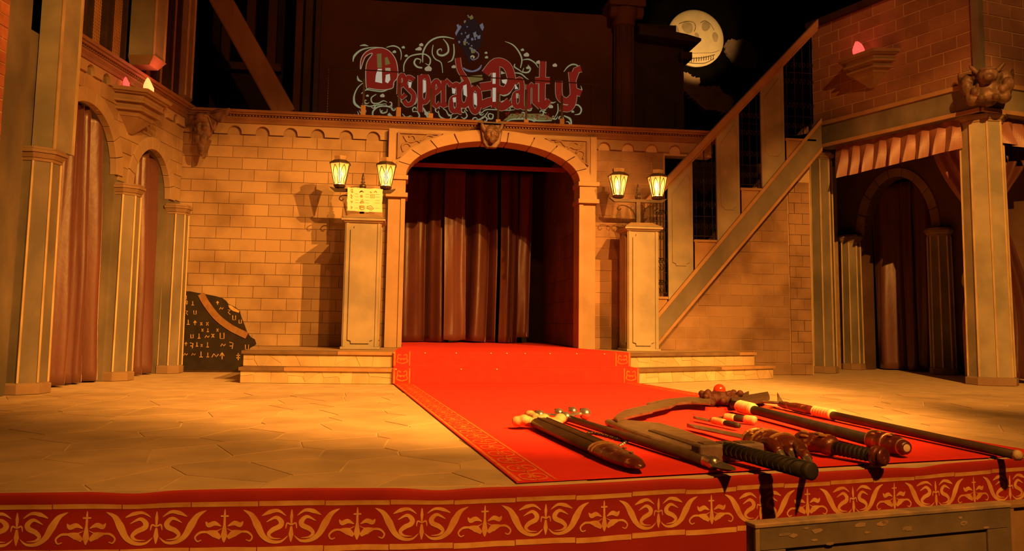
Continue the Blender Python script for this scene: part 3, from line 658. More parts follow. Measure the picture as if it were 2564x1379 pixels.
def drape(T, rows, y, label, m='valance', folds=3, amp=.03, name='drape'):   # rows = (x0, x1, z): a cloth gathered along its length
    R_ = smooth_pts([(a, b, z) for a, b, z in rows], 6); n = len(R_) - 1
    def fn(u, v):
        k = R_[min(n, int(round(v * n)))]; w = abs(k[1] - k[0])
        return (lerp(k[0], k[1], u), y + amp * math.sin(2 * pi * folds * u + 1) * (.5 + .8 * w) + .02 * math.sin(v * 9 + u * 3), k[2] + .03 * math.sin(pi * u))
    return MB(T).surf(fn, folds * 12, n).build(name, K[m], smooth=True, thick=.006, label=label, cat='curtain')
TT2 = TT @ Matrix.Translation((0, .50, 0)); q = lambda u, v: opl(u, v, TT2)
a0, a1, b0, b1, c0, d0 = q(2330, 372), q(2420, 362), q(2375, 455), q(2438, 430), q(2425, 528), q(2445, 505)
drape(TT2, [(a0.x, a1.x, 3.3), (a0.x + .06, a1.x + .02, 3.05), (b0.x, b1.x + .08, b0.z), (c0.x, d0.x + .14, c0.z), (c0.x + .1, d0.x + .2, c0.z - .2)], -.05, 'swagged rose drape tied back behind the lit column')
e0, e1 = q(2398, 600), q(2425, 600)
drape(TT2, [(e0.x + .22, e1.x + .3, 2.3), (e0.x + .02, e1.x + .2, 1.9), (e0.x + .18, e1.x + .24, 1.5), (e0.x - .02, e1.x + .2, .9), (e0.x - .02, e1.x + .2, .02)], .04, 'narrow pale drape falling to the floor behind the lit column', 'valance')
q = lambda u, v: opl(u, v, TRr)
f0, g0, h0 = q(2515, 350), q(2530, 505), q(2545, 950)
drape(TRr, [(f0.x, f0.x + .9, 3.35), (f0.x + .05, f0.x + .8, 2.9), (g0.x - .03, g0.x + .28, g0.z), (g0.x - .02, g0.x + .5, g0.z - .5), (g0.x + .05, g0.x + .8, .9), (h0.x, h0.x + .8, .03)], .36, 'brown satin drape tied at the waist, at the right edge', 'curtain_d', folds=5, amp=.05)
# ------------------------------------------------------------------ sconces, masks, gargoyle
K['flame'] = mat('flame', (1, .25, .08), (1, .2, .06), 5, .5, emit=(1, .36, .09), estr=1.6)
K['flame_p'] = mat('pink_flame', (1, .12, .1), (1, .1, .08), 5, .5, emit=(1, .075, .06), estr=1.3)
def sconce(T, cx, zt, label):
    t = thing('wall_sconce', label, 'sconce', T @ Vector((cx, 0, zt - .5)))
    pl = lambda k: [(cx - .48 * k, 0), (cx - .31 * k, -.34 * k), (cx + .31 * k, -.34 * k), (cx + .48 * k, 0)]
    def tier(nm, k0, k1, za, zb, m='stone_d'):
        a, b = pl(k0), pl(k1); MB(T).rings([[(x, y, za) for x, y in a], [(x, y, zb) for x, y in b]]).build(nm, K[m], t, bevel=.004)
    tier('top_slab', 1.0, 1.05, zt - .04, zt); tier('upper_band', .90, .95, zt - .058, zt - .041)
    tier('upper_tier', .74, .82, zt - .125, zt - .059); tier('middle_band', .84, .86, zt - .148, zt - .126)
    tier('middle_tier', .64, .72, zt - .21, zt - .149); tier('lower_band', .74, .77, zt - .232, zt - .211); tier('lower_tier', .55, .63, zt - .285, zt - .233)
    tier('underside', .10, .53, zt - .45, zt - .286, 'stone_d'); return t
def flame(T, c, h, label, m):
    rs = []; n = 10
    for z, r in ((0, .5), (.15, .8), (.35, 1.0), (.55, .97), (.75, .72), (.9, .42), (1, .1)):
        rs.append([(c[0] + .34 * h * r * math.cos(2 * pi * k / n) * (1 + .25 * math.sin(3 * k + z * 5)) + .1 * h * math.sin(z * 4), c[1] + .28 * h * r * math.sin(2 * pi * k / n), c[2] + h * z * (1 + .08 * math.sin(k * 2.1))) for k in range(n)])
    return MB(T).rings(rs).build('flame', K[m], smooth=True, label=label, cat='flame')
sconce(TL, 1.79, 3.24, 'stepped stone wall sconce on the left arcade between the arches')
flame(TL, (1.78, -.2, 3.24), .20, 'yellow orange silk flame on the left sconce', 'flame'); flame(TL, (1.46, -.10, 3.24), .12, 'small pink flame beside the yellow one on the left sconce', 'flame_p')
sconce(TT, 1.10, 4.56, 'stepped stone wall sconce on the tower brickwork')
flame(TT, (1.0, -.17, 4.56), .24, 'pink silk flame on the tower sconce', 'flame_p')
def lamp_point(name, loc, e, col, r=.03):
    l = bpy.data.lights.new(name, 'POINT'); l.energy = e; l.color = col; l.shadow_soft_size = r
    o = bpy.data.objects.new(name, l); COL.objects.link(o); o.location = loc
lamp_point('sconce_glow', TL @ Vector((1.78, -.42, 3.43)), 3.5, (1, .12, .07)); lamp_point('sconce_glow', TT @ Vector((1.0, -.42, 4.75)), 1.6, (1, .1, .06))
def blob(mb, c, r, rot=None, n=10, m=7):
    q = rot or I4; rs = []
    for i in range(m + 1):
        a = pi * i / m; rs.append([tuple(Vector(c) + q.to_3x3() @ Vector((r[0] * max(.02, math.sin(a)) * math.cos(2 * pi * j / n), r[1] * max(.02, math.sin(a)) * math.sin(2 * pi * j / n), -r[2] * math.cos(a)))) for j in range(n)])
    return mb.rings(rs)
def fuse(o, vox):
    md = o.modifiers.new('fuse', 'REMESH'); md.mode = 'VOXEL'; md.voxel_size = vox; md.use_smooth_shade = True
    s = o.modifiers.new('soften', 'SMOOTH'); s.factor = .5; s.iterations = 2
RX = lambda a: Matrix.Rotation(a, 4, 'X'); RY = lambda a: Matrix.Rotation(a, 4, 'Y'); RZm = lambda a: Matrix.Rotation(a, 4, 'Z')
# crouching gargoyle on the tower corner: local -y is its front
gp = Vector((7.20, 9.20, 3.46)); GF = Matrix.Translation(gp) @ RZm(math.radians(-33))
g = MB(GF)
blob(g, (0, .08, .20), (.17, .15, .2)); blob(g, (0, -.07, .21), (.15, .13, .17)); blob(g, (0, -.13, .10), (.13, .09, .08)); blob(g, (0, -.02, .36), (.20, .14, .10))
blob(g, (0, -.19, .34), (.12, .11, .10)); blob(g, (0, -.30, .285), (.065, .06, .05)); blob(g, (0, -.26, .40), (.11, .04, .025)); blob(g, (-.05, -.2, .36), (.035, .03, .02)); blob(g, (.05, -.2, .36), (.035, .03, .02))
for s in (-1, 1):
    blob(g, (s * .14, -.15, .43), (.03, .03, .09), RY(s * .7)); blob(g, (s * .20, .0, .33), (.09, .08, .1)); blob(g, (s * .22, -.1, .22), (.07, .08, .10), RX(.5))
    blob(g, (s * .15, -.14, .15), (.05, .09, .06)); blob(g, (s * .17, -.06, .08), (.09, .12, .08)); blob(g, (s * .08, -.2, .05), (.05, .08, .045)); blob(g, (s * .27, .1, .28), (.03, .12, .2), RY(s * .15))
blob(g, (.0, -.16, .12), (.045, .06, .07))
gg = g.build('gargoyle', K['gargoyle'], smooth=True, label='crouching stone gargoyle on the lit column capital', cat='statue'); fuse(gg, .012)
# mask with wings in the corner
mp_ = oy(512, 320, 11.12); MF = Matrix.Translation((mp_.x, mp_.y, mp_.z)) @ RZm(math.radians(-28))
mk = thing('winged_mask', 'bronze bearded mask with bat wings at the corner of arcade and wall', 'mask', tuple(mp_))
g = MB(MF); blob(g, (0, 0, 0), (.13, .10, .17)); blob(g, (0, -.09, -.01), (.03, .05, .06)); blob(g, (0, -.08, .07), (.11, .04, .03))
for s in (-1, 1):
    blob(g, (s * .06, -.07, -.02), (.045, .04, .04)); blob(g, (s * .12, .0, .08), (.03, .03, .09), RY(s * .6)); blob(g, (s * .05, -.05, -.16), (.06, .05, .09))
blob(g, (0, -.04, -.24), (.06, .05, .14)); blob(g, (0, -.06, .14), (.10, .06, .05)); blob(g, (0, -.085, -.09), (.05, .03, .02))
fuse(g.build('face', K['gargoyle'], mk, smooth=True), .011)
for s in (-1, 1):
    w = MB(MF).prism([(s * .06, .20), (s * .2, .24), (s * .42, .22), (s * .33, .13), (s * .28, .05), (s * .2, .06), (s * .17, -.05), (s * .08, -.02)], -.03, .03).build('wing', K['gargoyle'], mk, bevel=.012)
    for p in ((.42, .22), (.28, .05), (.17, -.05)): MB(MF).tube([(s * .07, -.04, .18), (s * p[0], -.035, p[1])], [.014, .006], 6).build('wing_rib', K['gargoyle'], w)
MB(MF).prism([(-.10, -.16), (.10, -.16), (.0, -.42)], -.03, .05).build('pendant', K['gargoyle'], mk, bevel=.02)
# keystone mask
kp = oy(1232, 338, 11.08); KF = Matrix.Translation(kp)
km = thing('keystone_mask', 'carved bronze mask on the keystone of the archway', 'mask', tuple(kp))
MB(KF).prism([(-.16, .16), (.16, .16), (.12, -.10), (.07, -.17), (-.07, -.17), (-.12, -.10)], .02, .12).build('bracket', K['gargoyle'], km, bevel=.015)
g = MB(KF); blob(g, (0, 0, .02), (.11, .07, .13)); blob(g, (0, -.06, .0), (.028, .04, .05)); blob(g, (0, -.05, -.08), (.05, .04, .05))
for s in (-1, 1): blob(g, (s * .05, -.055, .055), (.045, .025, .02), RY(s * .35)); blob(g, (s * .12, .0, .1), (.03, .03, .08), RY(s * .4)); blob(g, (s * .055, -.05, -.01), (.035, .03, .035))
fuse(g.build('face', K['gargoyle'], km, smooth=True), .010)
MB(KF).box(-.19, .19, -.02, .14, .16, .18).build('cap_slab', K['iron'], km)
# ------------------------------------------------------------------ lamp pedestals and lanterns
def pedestal(cx, cy, w, z0, z1, label):
    t = thing('lamp_pedestal', label, 'pedestal', (cx, cy, z0)); h = w / 2; F = Matrix.Translation((cx, cy, 0))
    MB(F).box(-h - .03, h + .03, -h - .03, h + .03, z0, z0 + .03).build('plinth', K['grey_l'], t, bevel=.004)
    MB(F).box(-h, h, -h, h, z0 + .03, z1 - .12).build('shaft', K['grey_l'], t)
    for k in range(4):
        G = F @ RZm(k * pi / 2)
        for x in (-h, h - .035): MB(G).box(x, x + .035, -h - .014, -h, z0 + .03, z1 - .125).build('edge_moulding', K['grey_l'], t, bevel=.005)
        a = h - .055; zb, zt, n = z0 + .07, z1 - .16, .045
        P = [(-a, zb + n), (-a + n * .9, zb + n * .7), (-a + n, zb), (a - n, zb), (a - n * .9, zb + n * .7), (a, zb + n), (a, zt - n), (a - n * .9, zt - n * .7), (a - n, zt), (-a + n, zt), (-a + n * .9, zt - n * .7), (-a, zt - n)]
        MB(G).prism(P, -h - .022, -h + .001).build('raised_field', K['grey_l'], t, bevel=.004)
    for nm, a, b, k0, k1 in (('cap_bead', -.12, -.095, .02, .045), ('cap_slab', -.095, -.07, .06, .06), ('cap_upper_slab', -.068, -.05, .035, .05), ('cap_slope', -.05, .0, .03, -.05)):
        MB(F).frus((-h - k0, h + k0, -h - k0, h + k0, z1 + a), (-h - k1, h + k1, -h - k1, h + k1, z1 + b)).build(nm, K['stone_d'] if 'slope' in nm else K['grey_l'], t, bevel=.003)
    return t
YP, YQ = 10.62, 10.84
pxl, pxr = oy(906, 700, YP - .22).x, oy(1611, 700, YQ - .21).x
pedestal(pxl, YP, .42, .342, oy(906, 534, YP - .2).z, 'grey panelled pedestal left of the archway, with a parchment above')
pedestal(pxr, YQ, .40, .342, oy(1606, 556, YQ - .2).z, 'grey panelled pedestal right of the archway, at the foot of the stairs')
K['pane'] = bpy.data.materials.new('amber_pane'); K['pane'].use_nodes = True
nt = K['pane'].node_tree; nt.nodes.remove(nt.nodes['Principled BSDF'])
tl = nt.nodes.new('ShaderNodeBsdfTranslucent'); tl.inputs[0].default_value = (1, .72, .38, 1); tp = nt.nodes.new('ShaderNodeBsdfTransparent'); tp.inputs[0].default_value = (1, .85, .6, 1)
df = nt.nodes.new('ShaderNodeBsdfDiffuse'); df.inputs[0].default_value = (.9, .6, .28, 1)
ns = nt.nodes.new('ShaderNodeTexNoise'); ns.inputs['Scale'].default_value = 22
mx = nt.nodes.new('ShaderNodeMixShader'); mx2 = nt.nodes.new('ShaderNodeMixShader'); mx2.inputs[0].default_value = .3
nt.links.new(ns.outputs['Fac'], mx.inputs[0]); nt.links.new(tp.outputs[0], mx.inputs[1]); nt.links.new(tl.outputs[0], mx.inputs[2])
nt.links.new(mx.outputs[0], mx2.inputs[1]); nt.links.new(df.outputs[0], mx2.inputs[2])
nt.links.new(mx2.outputs[0], nt.nodes['Material Output'].inputs['Surface'])
K['bulb'] = mat('lit_bulb', (1, .8, .4), (1, .8, .4), 5, .5, emit=(1, .70, .30), estr=45)
K['lantern'] = mat('lantern_iron', (.10, .07, .05), (.06, .045, .035), 8, .4, metal=.5)
K['lantern_top'] = mat('lantern_cap', (.45, .3, .17), (.3, .2, .11), 8, .5)
def lantern(c, parent, e):
    F = Matrix.Translation(c); R0, R1, H0, H1 = .075, .135, .055, .315; ph = pi / 6
    ln = MB(F).lathe([(.03, 0), (.07, .012), (.085, .035), (.08, .05)], 6, ph=ph).build('lantern', K['lantern'], parent)
    MB(F).lathe([(.150, .312), (.150, .322), (.085, .365)], 6, ph=ph).build('lantern_roof', K['lantern'], ln)
    MB(F).lathe([(.078, .365), (.085, .40), (.085, .415), (.05, .42)], 6, ph=ph).build('lantern_cap', K['lantern_top'], ln)
    P = lambda a, r, z: (r * math.cos(a), r * math.sin(a), z)
    for k in range(6):
        a, b = ph + k * pi / 3, ph + (k + 1) * pi / 3
        pt = lambda u, v: tuple(Vector(P(a, lerp(R0, R1, v), lerp(H0, H1, v))).lerp(Vector(P(b, lerp(R0, R1, v), lerp(H0, H1, v))), u))
        MB(F).add([pt(0, 0), pt(1, 0), pt(1, 1), pt(0, 1)], [(0, 1, 2, 3)]).build('glass_pane', K['pane'], ln, thick=.002)
        MB(F).tube([P(a, R0 + .003, H0), P(a, R1 + .003, H1)], .0055, 5).build('corner_bar', K['lantern'], ln)
        for s in (0, 1):
            U = (lambda u: u) if s == 0 else (lambda u: 1 - u)
            MB(F).tube([Vector(pt(U(u), v)) * 1.0 + Vector((math.cos((a + b) / 2), math.sin((a + b) / 2), 0)) * .003 for u, v in smooth_pts([(.12, 0), (.3, .2), (.16, .5), (.3, .74), (.5, .93)], 4)], .0045, 4).build('lead_strip', K['lantern'], ln)
    MB(F).lathe([(.012, .05), (.014, .12), (.028, .15), (.036, .18), (.026, .23), (.004, .28)], 10).build('bulb', K['bulb'], ln, smooth=True)
    lamp_point('lantern_light', Vector(c) + Vector((0, 0, .19)), e, (1, .66, .28), .03)
def lamp_post(cx, cy, z0, zb, hs, label):
    t = thing('lantern_post', label, 'lamp', (cx, cy, z0)); F = Matrix.Translation((cx, cy, 0))
    MB(F).box(-.028, .028, -.028, .028, z0, zb + .02).build('post', K['lantern'], t)
    MB(F).prism([(-hs - .12, zb + .045), (-hs - .06, zb - .005), (hs + .06, zb - .005), (hs + .12, zb + .045), (hs + .12, zb + .055), (hs + .05, zb + .035), (-hs - .05, zb + .035), (-hs - .12, zb + .055)], -.03, .03).build('crossbar', K['lantern'], t)
    MB(F).lathe([(.028, zb + .03), (.04, zb + .055), (.045, zb + .075), (.035, zb + .10), (.012, zb + .115), (.035, zb + .125), (.012, zb + .14), (.022, zb + .16), (.004, zb + .25)], 10).build('finial', K['lantern'], t, smooth=True)
    for s in (-1, 1):
        MB(F).tube([(s * x, 0, z) for x, z in smooth_pts([(.03, zb - .22), (.07, zb - .12), (.16, zb - .06), (.25, zb - .05), (.29, zb - .09), (.26, zb - .12), (.235, zb - .095)], 5)], .008, 5).build('scroll_bracket', K['lantern'], t)
        MB(F).tube([(s * x, 0, z) for x, z in smooth_pts([(.03, zb - .03), (.08, zb - .06), (.10, zb - .11), (.07, zb - .13), (.055, zb - .10)], 5)], .006, 5).build('small_scroll', K['lantern'], t)
        lantern((cx + s * hs, cy, zb + .035), t, 9)
q0, q1, q2, q3 = oy(850, 470, YP), oy(966, 473, YP), oy(1548, 496, YQ), oy(1646, 500, YQ)
lamp_post((q0.x + q1.x) / 2, YP, oy(906, 534, YP - .2).z, q0.z - .045, (q1.x - q0.x) / 2, 'twin-lantern iron post on the left pedestal, behind the parchment')
lamp_post((q2.x + q3.x) / 2, YQ, oy(1606, 556, YQ - .2).z, q2.z - .045, (q3.x - q2.x) / 2, 'twin-lantern iron post on the right pedestal before the stairs')
# parchment
K['paper'] = mat('parchment', (.98, .95, .70), (.93, .86, .55), 6, .8); K['ink'] = mat('ink', (.34, .22, .08), (.28, .17, .06), 10, .9)
p0, p1 = oy(869, 468, 10.53), oy(957, 532, 10.53); rp = random.Random(2); ol = []
cs = [(p0.x, p0.z), (p1.x, p0.z - .01), (p1.x - .005, p1.z), (p0.x + .01, p1.z + .01)]
for i in range(4):
    a, b = cs[i], cs[(i + 1) % 4]
    for k in range(9): ol.append((lerp(a[0], b[0], k / 9) + rp.uniform(-.006, .006), lerp(a[1], b[1], k / 9) + rp.uniform(-.006, .006)))
TP = frame((0, 10.55), (1, 0))
pap = MB(TP).prism(ol, -.004, .002).build('parchment_notice', K['paper'], label='ragged yellow parchment notice with small drawings on the left lamp post', cat='notice')
PM = lambda u, v: oy(780 + u / 4.597, 320 + v / 4.597, 10.55)
def ink(strokes, w=9, nm='ink_drawing'):
    g = MB(TP)
    for s_ in strokes: g.ribbon([(PM(*p).x, PM(*p).z) for p in s_], w / 4.6 / 185, lambda x, y: (x, -.006, y))
    g.build(nm, K['ink'], pap)
ink([[(450, 720), (475, 700), (468, 730)], [(455, 735), (480, 742)]]); ink([[(552, 745), (575, 725), (600, 742)], [(560, 735), (585, 728)]], 12); ink([[(565, 780), (580, 775), (585, 800), (570, 798), (565, 780)]], 10)
ink([[(560, 865), (585, 825), (605, 865), (560, 865)], [(575, 850), (595, 850)]]); ink([[(555, 900), (605, 900), (605, 935), (580, 945), (557, 930), (555, 900)], [(560, 915), (600, 915)]]); ink([[(640, 905), (680, 895), (718, 930), (690, 948), (645, 930), (640, 905)], [(655, 915), (705, 935)]], 7)
ink([[(675, 735), (690, 745), (680, 752)], [(722, 745), (738, 728), (752, 745)]], 10); ink([[(680, 770), (725, 770), (725, 805), (680, 805), (680, 770)], [(690, 785), (715, 788)]], 6); ink([[(452, 770), (470, 790), (455, 800), (468, 815)]]); ink([[(450, 845), (472, 850), (460, 865)], [(452, 905), (470, 915), (455, 930)]])
for v in (760, 790, 830, 860, 920): ink([[(500, v), (540, v + 3)]], 3, 'ink_line'); ink([[(620, v + 4), (665, v + 6)]], 3, 'ink_line'); ink([[(735, v + 5), (785, v + 8)]], 3, 'ink_line')
# rune panel at the foot of the block wall
K['slate'] = mat('black_slate', (.035, .026, .02), (.02, .015, .012), 6, .8, bump=.2); K['rune'] = mat('rune_paint', (.75, .52, .18), (.42, .27, .09), 12, .7)
K['band'] = mat('bronze_band', (.34, .19, .08), (.24, .13, .05), 14, .5)
RP = lambda u, v: (lambda p: (p.x, p.z))(oy(u / 2.6516, 480 + v / 2.6516, BW - .05))
oln = [(1212, 660), (1260, 660), (1310, 670), (1370, 680), (1430, 692), (1475, 705), (1500, 725), (1515, 745), (1560, 765), (1590, 790), (1600, 830), (1620, 880), (1640, 935), (1665, 965), (1690, 980), (1700, 1010), (1660, 1030), (1640, 1100), (1640, 1185), (1205, 1185)]
TRn = frame((0, BW), (1, 0))
rp_ = MB(TRn).prism([(max(p[0], -2.96), max(p[1], .004)) for p in (RP(*q) for q in oln)], -.05, -.02).build('rune_slab', K['slate'], label='black slab with golden runes at the foot of the left wall', cat='slab')
MB(TRn).ribbon([RP(*p) for p in smooth_pts([(1335, 678), (1370, 740), (1440, 830), (1530, 900), (1640, 955)], 6)], .085, lambda x, y: (x, -.056, y)).build('arc_band', K['band'], rp_, thick=.012)
GL = [[[(0, 0), (8, -14), (16, 0)], [(8, -14), (8, 12)]], [[(0, 6), (8, -8), (18, 4), (26, -6)]], [[(2, -14), (16, -14), (4, 0), (16, 12)]], [[(0, -12), (0, 12), (16, 12), (16, -12)]], [[(0, -14), (16, -10), (12, 14)], [(2, 2), (14, 2)]], [[(8, -16), (8, 14)], [(0, -6), (16, -6)], [(0, 4), (16, 4)]], [[(0, 10), (16, 10)], [(8, 10), (8, -16)]], [[(0, -10), (14, 10)], [(14, -10), (0, 10)]]]
ri = random.Random(8)
for u, v, s in [(1230, 700, 1), (1240, 735, 1), (1280, 742, 1), (1240, 805, 1), (1295, 800, 1), (1445, 738, 1), (1465, 775, 1), (1520, 800, 1.2), (1555, 835, 1.2), (1595, 860, 1), (1250, 868, 1.2), (1295, 870, 1.2), (1338, 876, 1), (1378, 876, 1.1), (1345, 918, .9), (1380, 920, .9), (1445, 918, .9), (1275, 958, 1), (1322, 960, 1.2), (1370, 962, 1.1), (1415, 955, 1.2), (1475, 955, 1.6), (1235, 1010, 1), (1272, 1020, 1.3), (1308, 1015, 1), (1340, 1020, .8), (1378, 1018, 1.2), (1475, 1018, 1.2), (1535, 1020, 1.6), (1228, 1080, 1), (1280, 1080, 1), (1335, 1082, 1.4), (1380, 1085, 1.1), (1420, 1088, 1.7), (1475, 1090, 1.8), (1582, 1095, 1.6), (1640, 1030, 1.3)]:
    g = MB(TRn)
    for stq in GL[ri.randrange(8)]: g.ribbon([RP(u + (x - 8) * s, v + y * s) for x, y in stq], .0085 * s ** .3, lambda x, y: (x, -.053, y))
    g.build('rune', K['rune'], rp_)
MB(TRn).poly([RP(*p) for p in [(1515, 750), (1535, 755), (1590, 790), (1585, 803), (1545, 790), (1522, 770)]][::-1], lambda x, y: (x, -.053, y)).build('gold_patch', K['rune'], rp_)
# ------------------------------------------------------------------ upper gallery, night sky, moon
K['upper'] = mat('dark_brown_wall', (.105, .05, .032), (.07, .034, .022), 1.2, .85, bump=.1)
YU = 13.0
MB().box(-1.45, 3.40, YU, YU + .15, 3.44, 5.80).build('wall_upper', K['upper'], kind='structure', label='dim brown gallery wall carrying the projected lettering', base=False)
MB().box(-3.2, -1.45, 13.9, 14.0, 3.44, 7.5).build('wall_upper_left', K['dark'], kind='structure', label='dark gallery wall behind the timber brace', base=False)
MB().box(-8, 16, 18.045, 18.15, 0, 12).build('wall_backdrop', K['black'], kind='structure', label='black night-sky backdrop', base=False)
MB().box(-8, 16, -4, 18.15, 11.5, 11.6).build('ceiling', K['black'], kind='structure', label='black ceiling above the stage', base=False)
MB().box(4.45, 6.6, 13.1, 13.2, 0, 3.4).build('wall_stairwell', K['dark'], kind='structure', label='dark wall behind the stair balustrade', base=False)
for u0, u1, dy in ((735, 752, .0), (760, 778, -.05), (784, 797, .03)):
    a, b = oy(u0, 200, 12.8).x, oy(u1, 200, 12.8).x
    MB().box(a, b, 12.8 + dy, 12.92, 3.44, 6.2).build('timber_post', K['wood_d'] if dy else K['upper'], label={.0: 'leftmost dark timber upright beside the brace', -.05: 'middle brown timber upright beside the brace', .03: 'rightmost dark timber upright at the lettered wall'}[dy], cat='post')
a, b = oy(560, 30, 13.85), oy(690, 165, 13.85)
w1 = thing('window_1', 'dim framed window behind the timber brace', None, ((a.x + b.x) / 2, 13.88, b.z), kind='structure')
MB().box(a.x, b.x, 13.86, 13.9, b.z, a.z + .6).build('pane', K['black'], w1)
for x in (a.x, b.x - .14, (a.x + b.x) / 2 - .05): MB().box(x, x + .14, 13.78, 13.88, b.z, a.z + .6).build('window_post', K['upper'], w1)
MB().box(a.x - .1, b.x + .1, 13.74, 13.88, b.z - .12, b.z).build('window_sill', K['upper'], w1)
p, q_ = oy(520, -60, 12.3), oy(718, 292, 12.3); d = (q_ - p).normalized(); s_ = Vector((-d.z, 0, d.x)) * .16
bm_ = [(p - s_), (p + s_), (q_ + s_), (q_ - s_)]
tb = MB().prism([(v.x, max(v.z, 3.445)) for v in bm_], 12.15, 12.42).build('timber_brace', K['wood'], bevel=.03, label='thick slanting timber brace above the left cornice', cat='beam')
# round pillar and house front right of the lettering
pc = oy(1562, 180, 12.75); pl = thing('round_pillar', 'shadowed fluted pillar with a scrolled capital right of the lettering', 'column', (pc.x, 12.75, 3.44))
MB().lathe([(.17, 3.44), (.155, 5.55)], 16, c=(pc.x, 12.75, 0)).build('shaft', K['upper'], pl, smooth=True)
for k in range(10):
    a_ = 2 * pi * k / 10; MB().tube([(pc.x + .165 * math.cos(a_), 12.75 + .165 * math.sin(a_), 3.5), (pc.x + .155 * math.cos(a_), 12.75 + .155 * math.sin(a_), 5.5)], .012, 5).build('flute_rib', K['upper'], pl)
MB().lathe([(.17, 5.52), (.19, 5.56), (.18, 5.60), (.22, 5.72), (.27, 5.78)], 16, c=(pc.x, 12.75, 0)).build('capital', K['upper'], pl, smooth=True)
for s in (-1, 1): MB(Matrix.Translation((pc.x + s * .22, 12.62, 5.72))).lathe([(.02, -.06), (.10, -.05), (.10, .05), (.02, .06)], 12, axis='x').build('volute', K['upper'], pl)
MB().box(pc.x - .3, pc.x + .3, 12.5, 13.0, 5.80, 5.90).build('abacus', K['upper'], pl)
h0, h1 = pc.x + .52, oy(1712, 200, 12.9).x; ze = oy(1710, 108, 12.9).z
hs = thing('house_front', 'black silhouetted house front with eaves left of the moon', 'house', ((h0 + h1) / 2, 12.95, 3.44))
MB().box(h0 - .3, h1, 12.9, 13.1, 3.44, ze).build('wall', K['dark'], hs)
ev = oy(1745, 112, 12.8)
MB().prism([(h0 - .3, ze - .0), (ev.x - .03, ev.z - .03), (ev.x, ev.z), (ev.x, ev.z + .04), (ev.x - .25, ev.z + .10), (h0 - .3, ze + .16)], 12.6, 13.2).build('eaves', K['dark'], hs)
l2 = oy(1728, 144, 12.85); MB().box(h1 - .1, l2.x, 12.75, 13.1, l2.z - .06, l2.z + .06).build('bracket', K['dark'], hs)
r0 = oy(1672, 74, 12.9); r1 = oy(1683, 78, 12.9).x; MB().prism([(h0 - .3, ze + .1), (r1, ze + .1), (r1, r0.z), (h0 - .3, r0.z)], 12.7, 13.1).build('gable', K['dark'], hs)
# balcony railing and bead chains
rl = thing('balcony_railing', 'thin wire railing with short posts along the cornice', 'railing', (.9, 11.42, 3.47)); YR = 11.30
a, b = oy(828, 170, YR), oy(1497, 211, YR); MB().tube([a, b], .008, 6).build('wire_rail', K['iron'], rl)
for u, v0, v1 in ((912, 198, 265), (1000, 208, 270), (1080, 222, 285), (1248, 232, 300), (1318, 225, 300), (1407, 240, 298)):
    p = oy(u, v0, YR); ps = MB().box(p.x - .014, p.x + .014, YR - .014, YR + .014, 3.44, p.z).build('post', K['wood_d'], rl)
    z1 = oy(u, v1, YR).z; MB().box(p.x - .032, p.x + .032, YR - .03, YR + .03, 3.46, max(z1, 3.5)).build('post_block', K['wood_o'], ps)
for u, v0, lb in ((823, 172, 'bead chain at the left end of the balcony wire'), (1480, 205, 'bead chain at the right end of the balcony wire'), (1530, 240, 'bead chain before the right corner of the lettered wall'), (1556, 170, 'bead chain before the fluted pillar'), (1634, 135, 'bead chain before the house front'), (1709, 118, 'bead chain at the right edge of the house front')):
    p = oy(u, v0, YR - .0); g = MB(); z = 3.47
    g.tube([(p.x, YR, 3.465), (p.x, YR, p.z)], .005, 5)
    while z < p.z - .01: g.lathe([(.002, -.012), (.011, 0), (.002, .012)], 6, c=(p.x, YR, z)); z += .036
    g.build('bead_chain', K['iron'], label=lb, cat='chain')
# moon
K['moon'] = mat('moon_plaster', (.82, .70, .46), (.66, .55, .35), 3.2, .9, bump=.05); K['moon_d'] = mat('moon_shade', (.50, .42, .28), (.40, .33, .22), 9, .9); K['moon_l'] = mat('moon_line', (.10, .075, .05), (.07, .05, .03), 9, .9)
mc = oy(1741, 96, 18); MR = .69; MO = frame((mc.x, 18, mc.z), (1, 0))
mn = thing('moon', 'pale round moon with a toothy carved face', 'moon', (mc.x, 18, mc.z - MR))
def md(x, z): return -.10 * math.sqrt(max(0, 1 - (x * x + z * z) / MR ** 2 * .99))
MB(MO).rings([[(MR * math.sin(pi / 2 * k / 10) * math.cos(2 * pi * j / 48), md(MR * math.sin(pi / 2 * k / 10) * math.cos(2 * pi * j / 48), MR * math.sin(pi / 2 * k / 10) * math.sin(2 * pi * j / 48)), MR * math.sin(pi / 2 * k / 10) * math.sin(2 * pi * j / 48)) for j in range(48)] for k in range(10, 0, -1)] + [[(0.001 * math.cos(2 * pi * j / 48), -.10, .001 * math.sin(2 * pi * j / 48)) for j in range(48)]]).build('disc', K['moon'], mn, smooth=True)
mm = lambda u, v: (lambda p: ((p.x - mc.x), (p.z - mc.z)))(oy(1460 + u / 3.447, v / 3.447, 18))
mpm = lambda e: (lambda x, y: (x, md(x, y) - e, y))
MB(MO).prism([(MR * .985 * math.cos(2 * pi * j / 48), MR * .985 * math.sin(2 * pi * j / 48)) for j in range(48)], -.012, .044).build('backing_plate', K['moon_d'], mn)
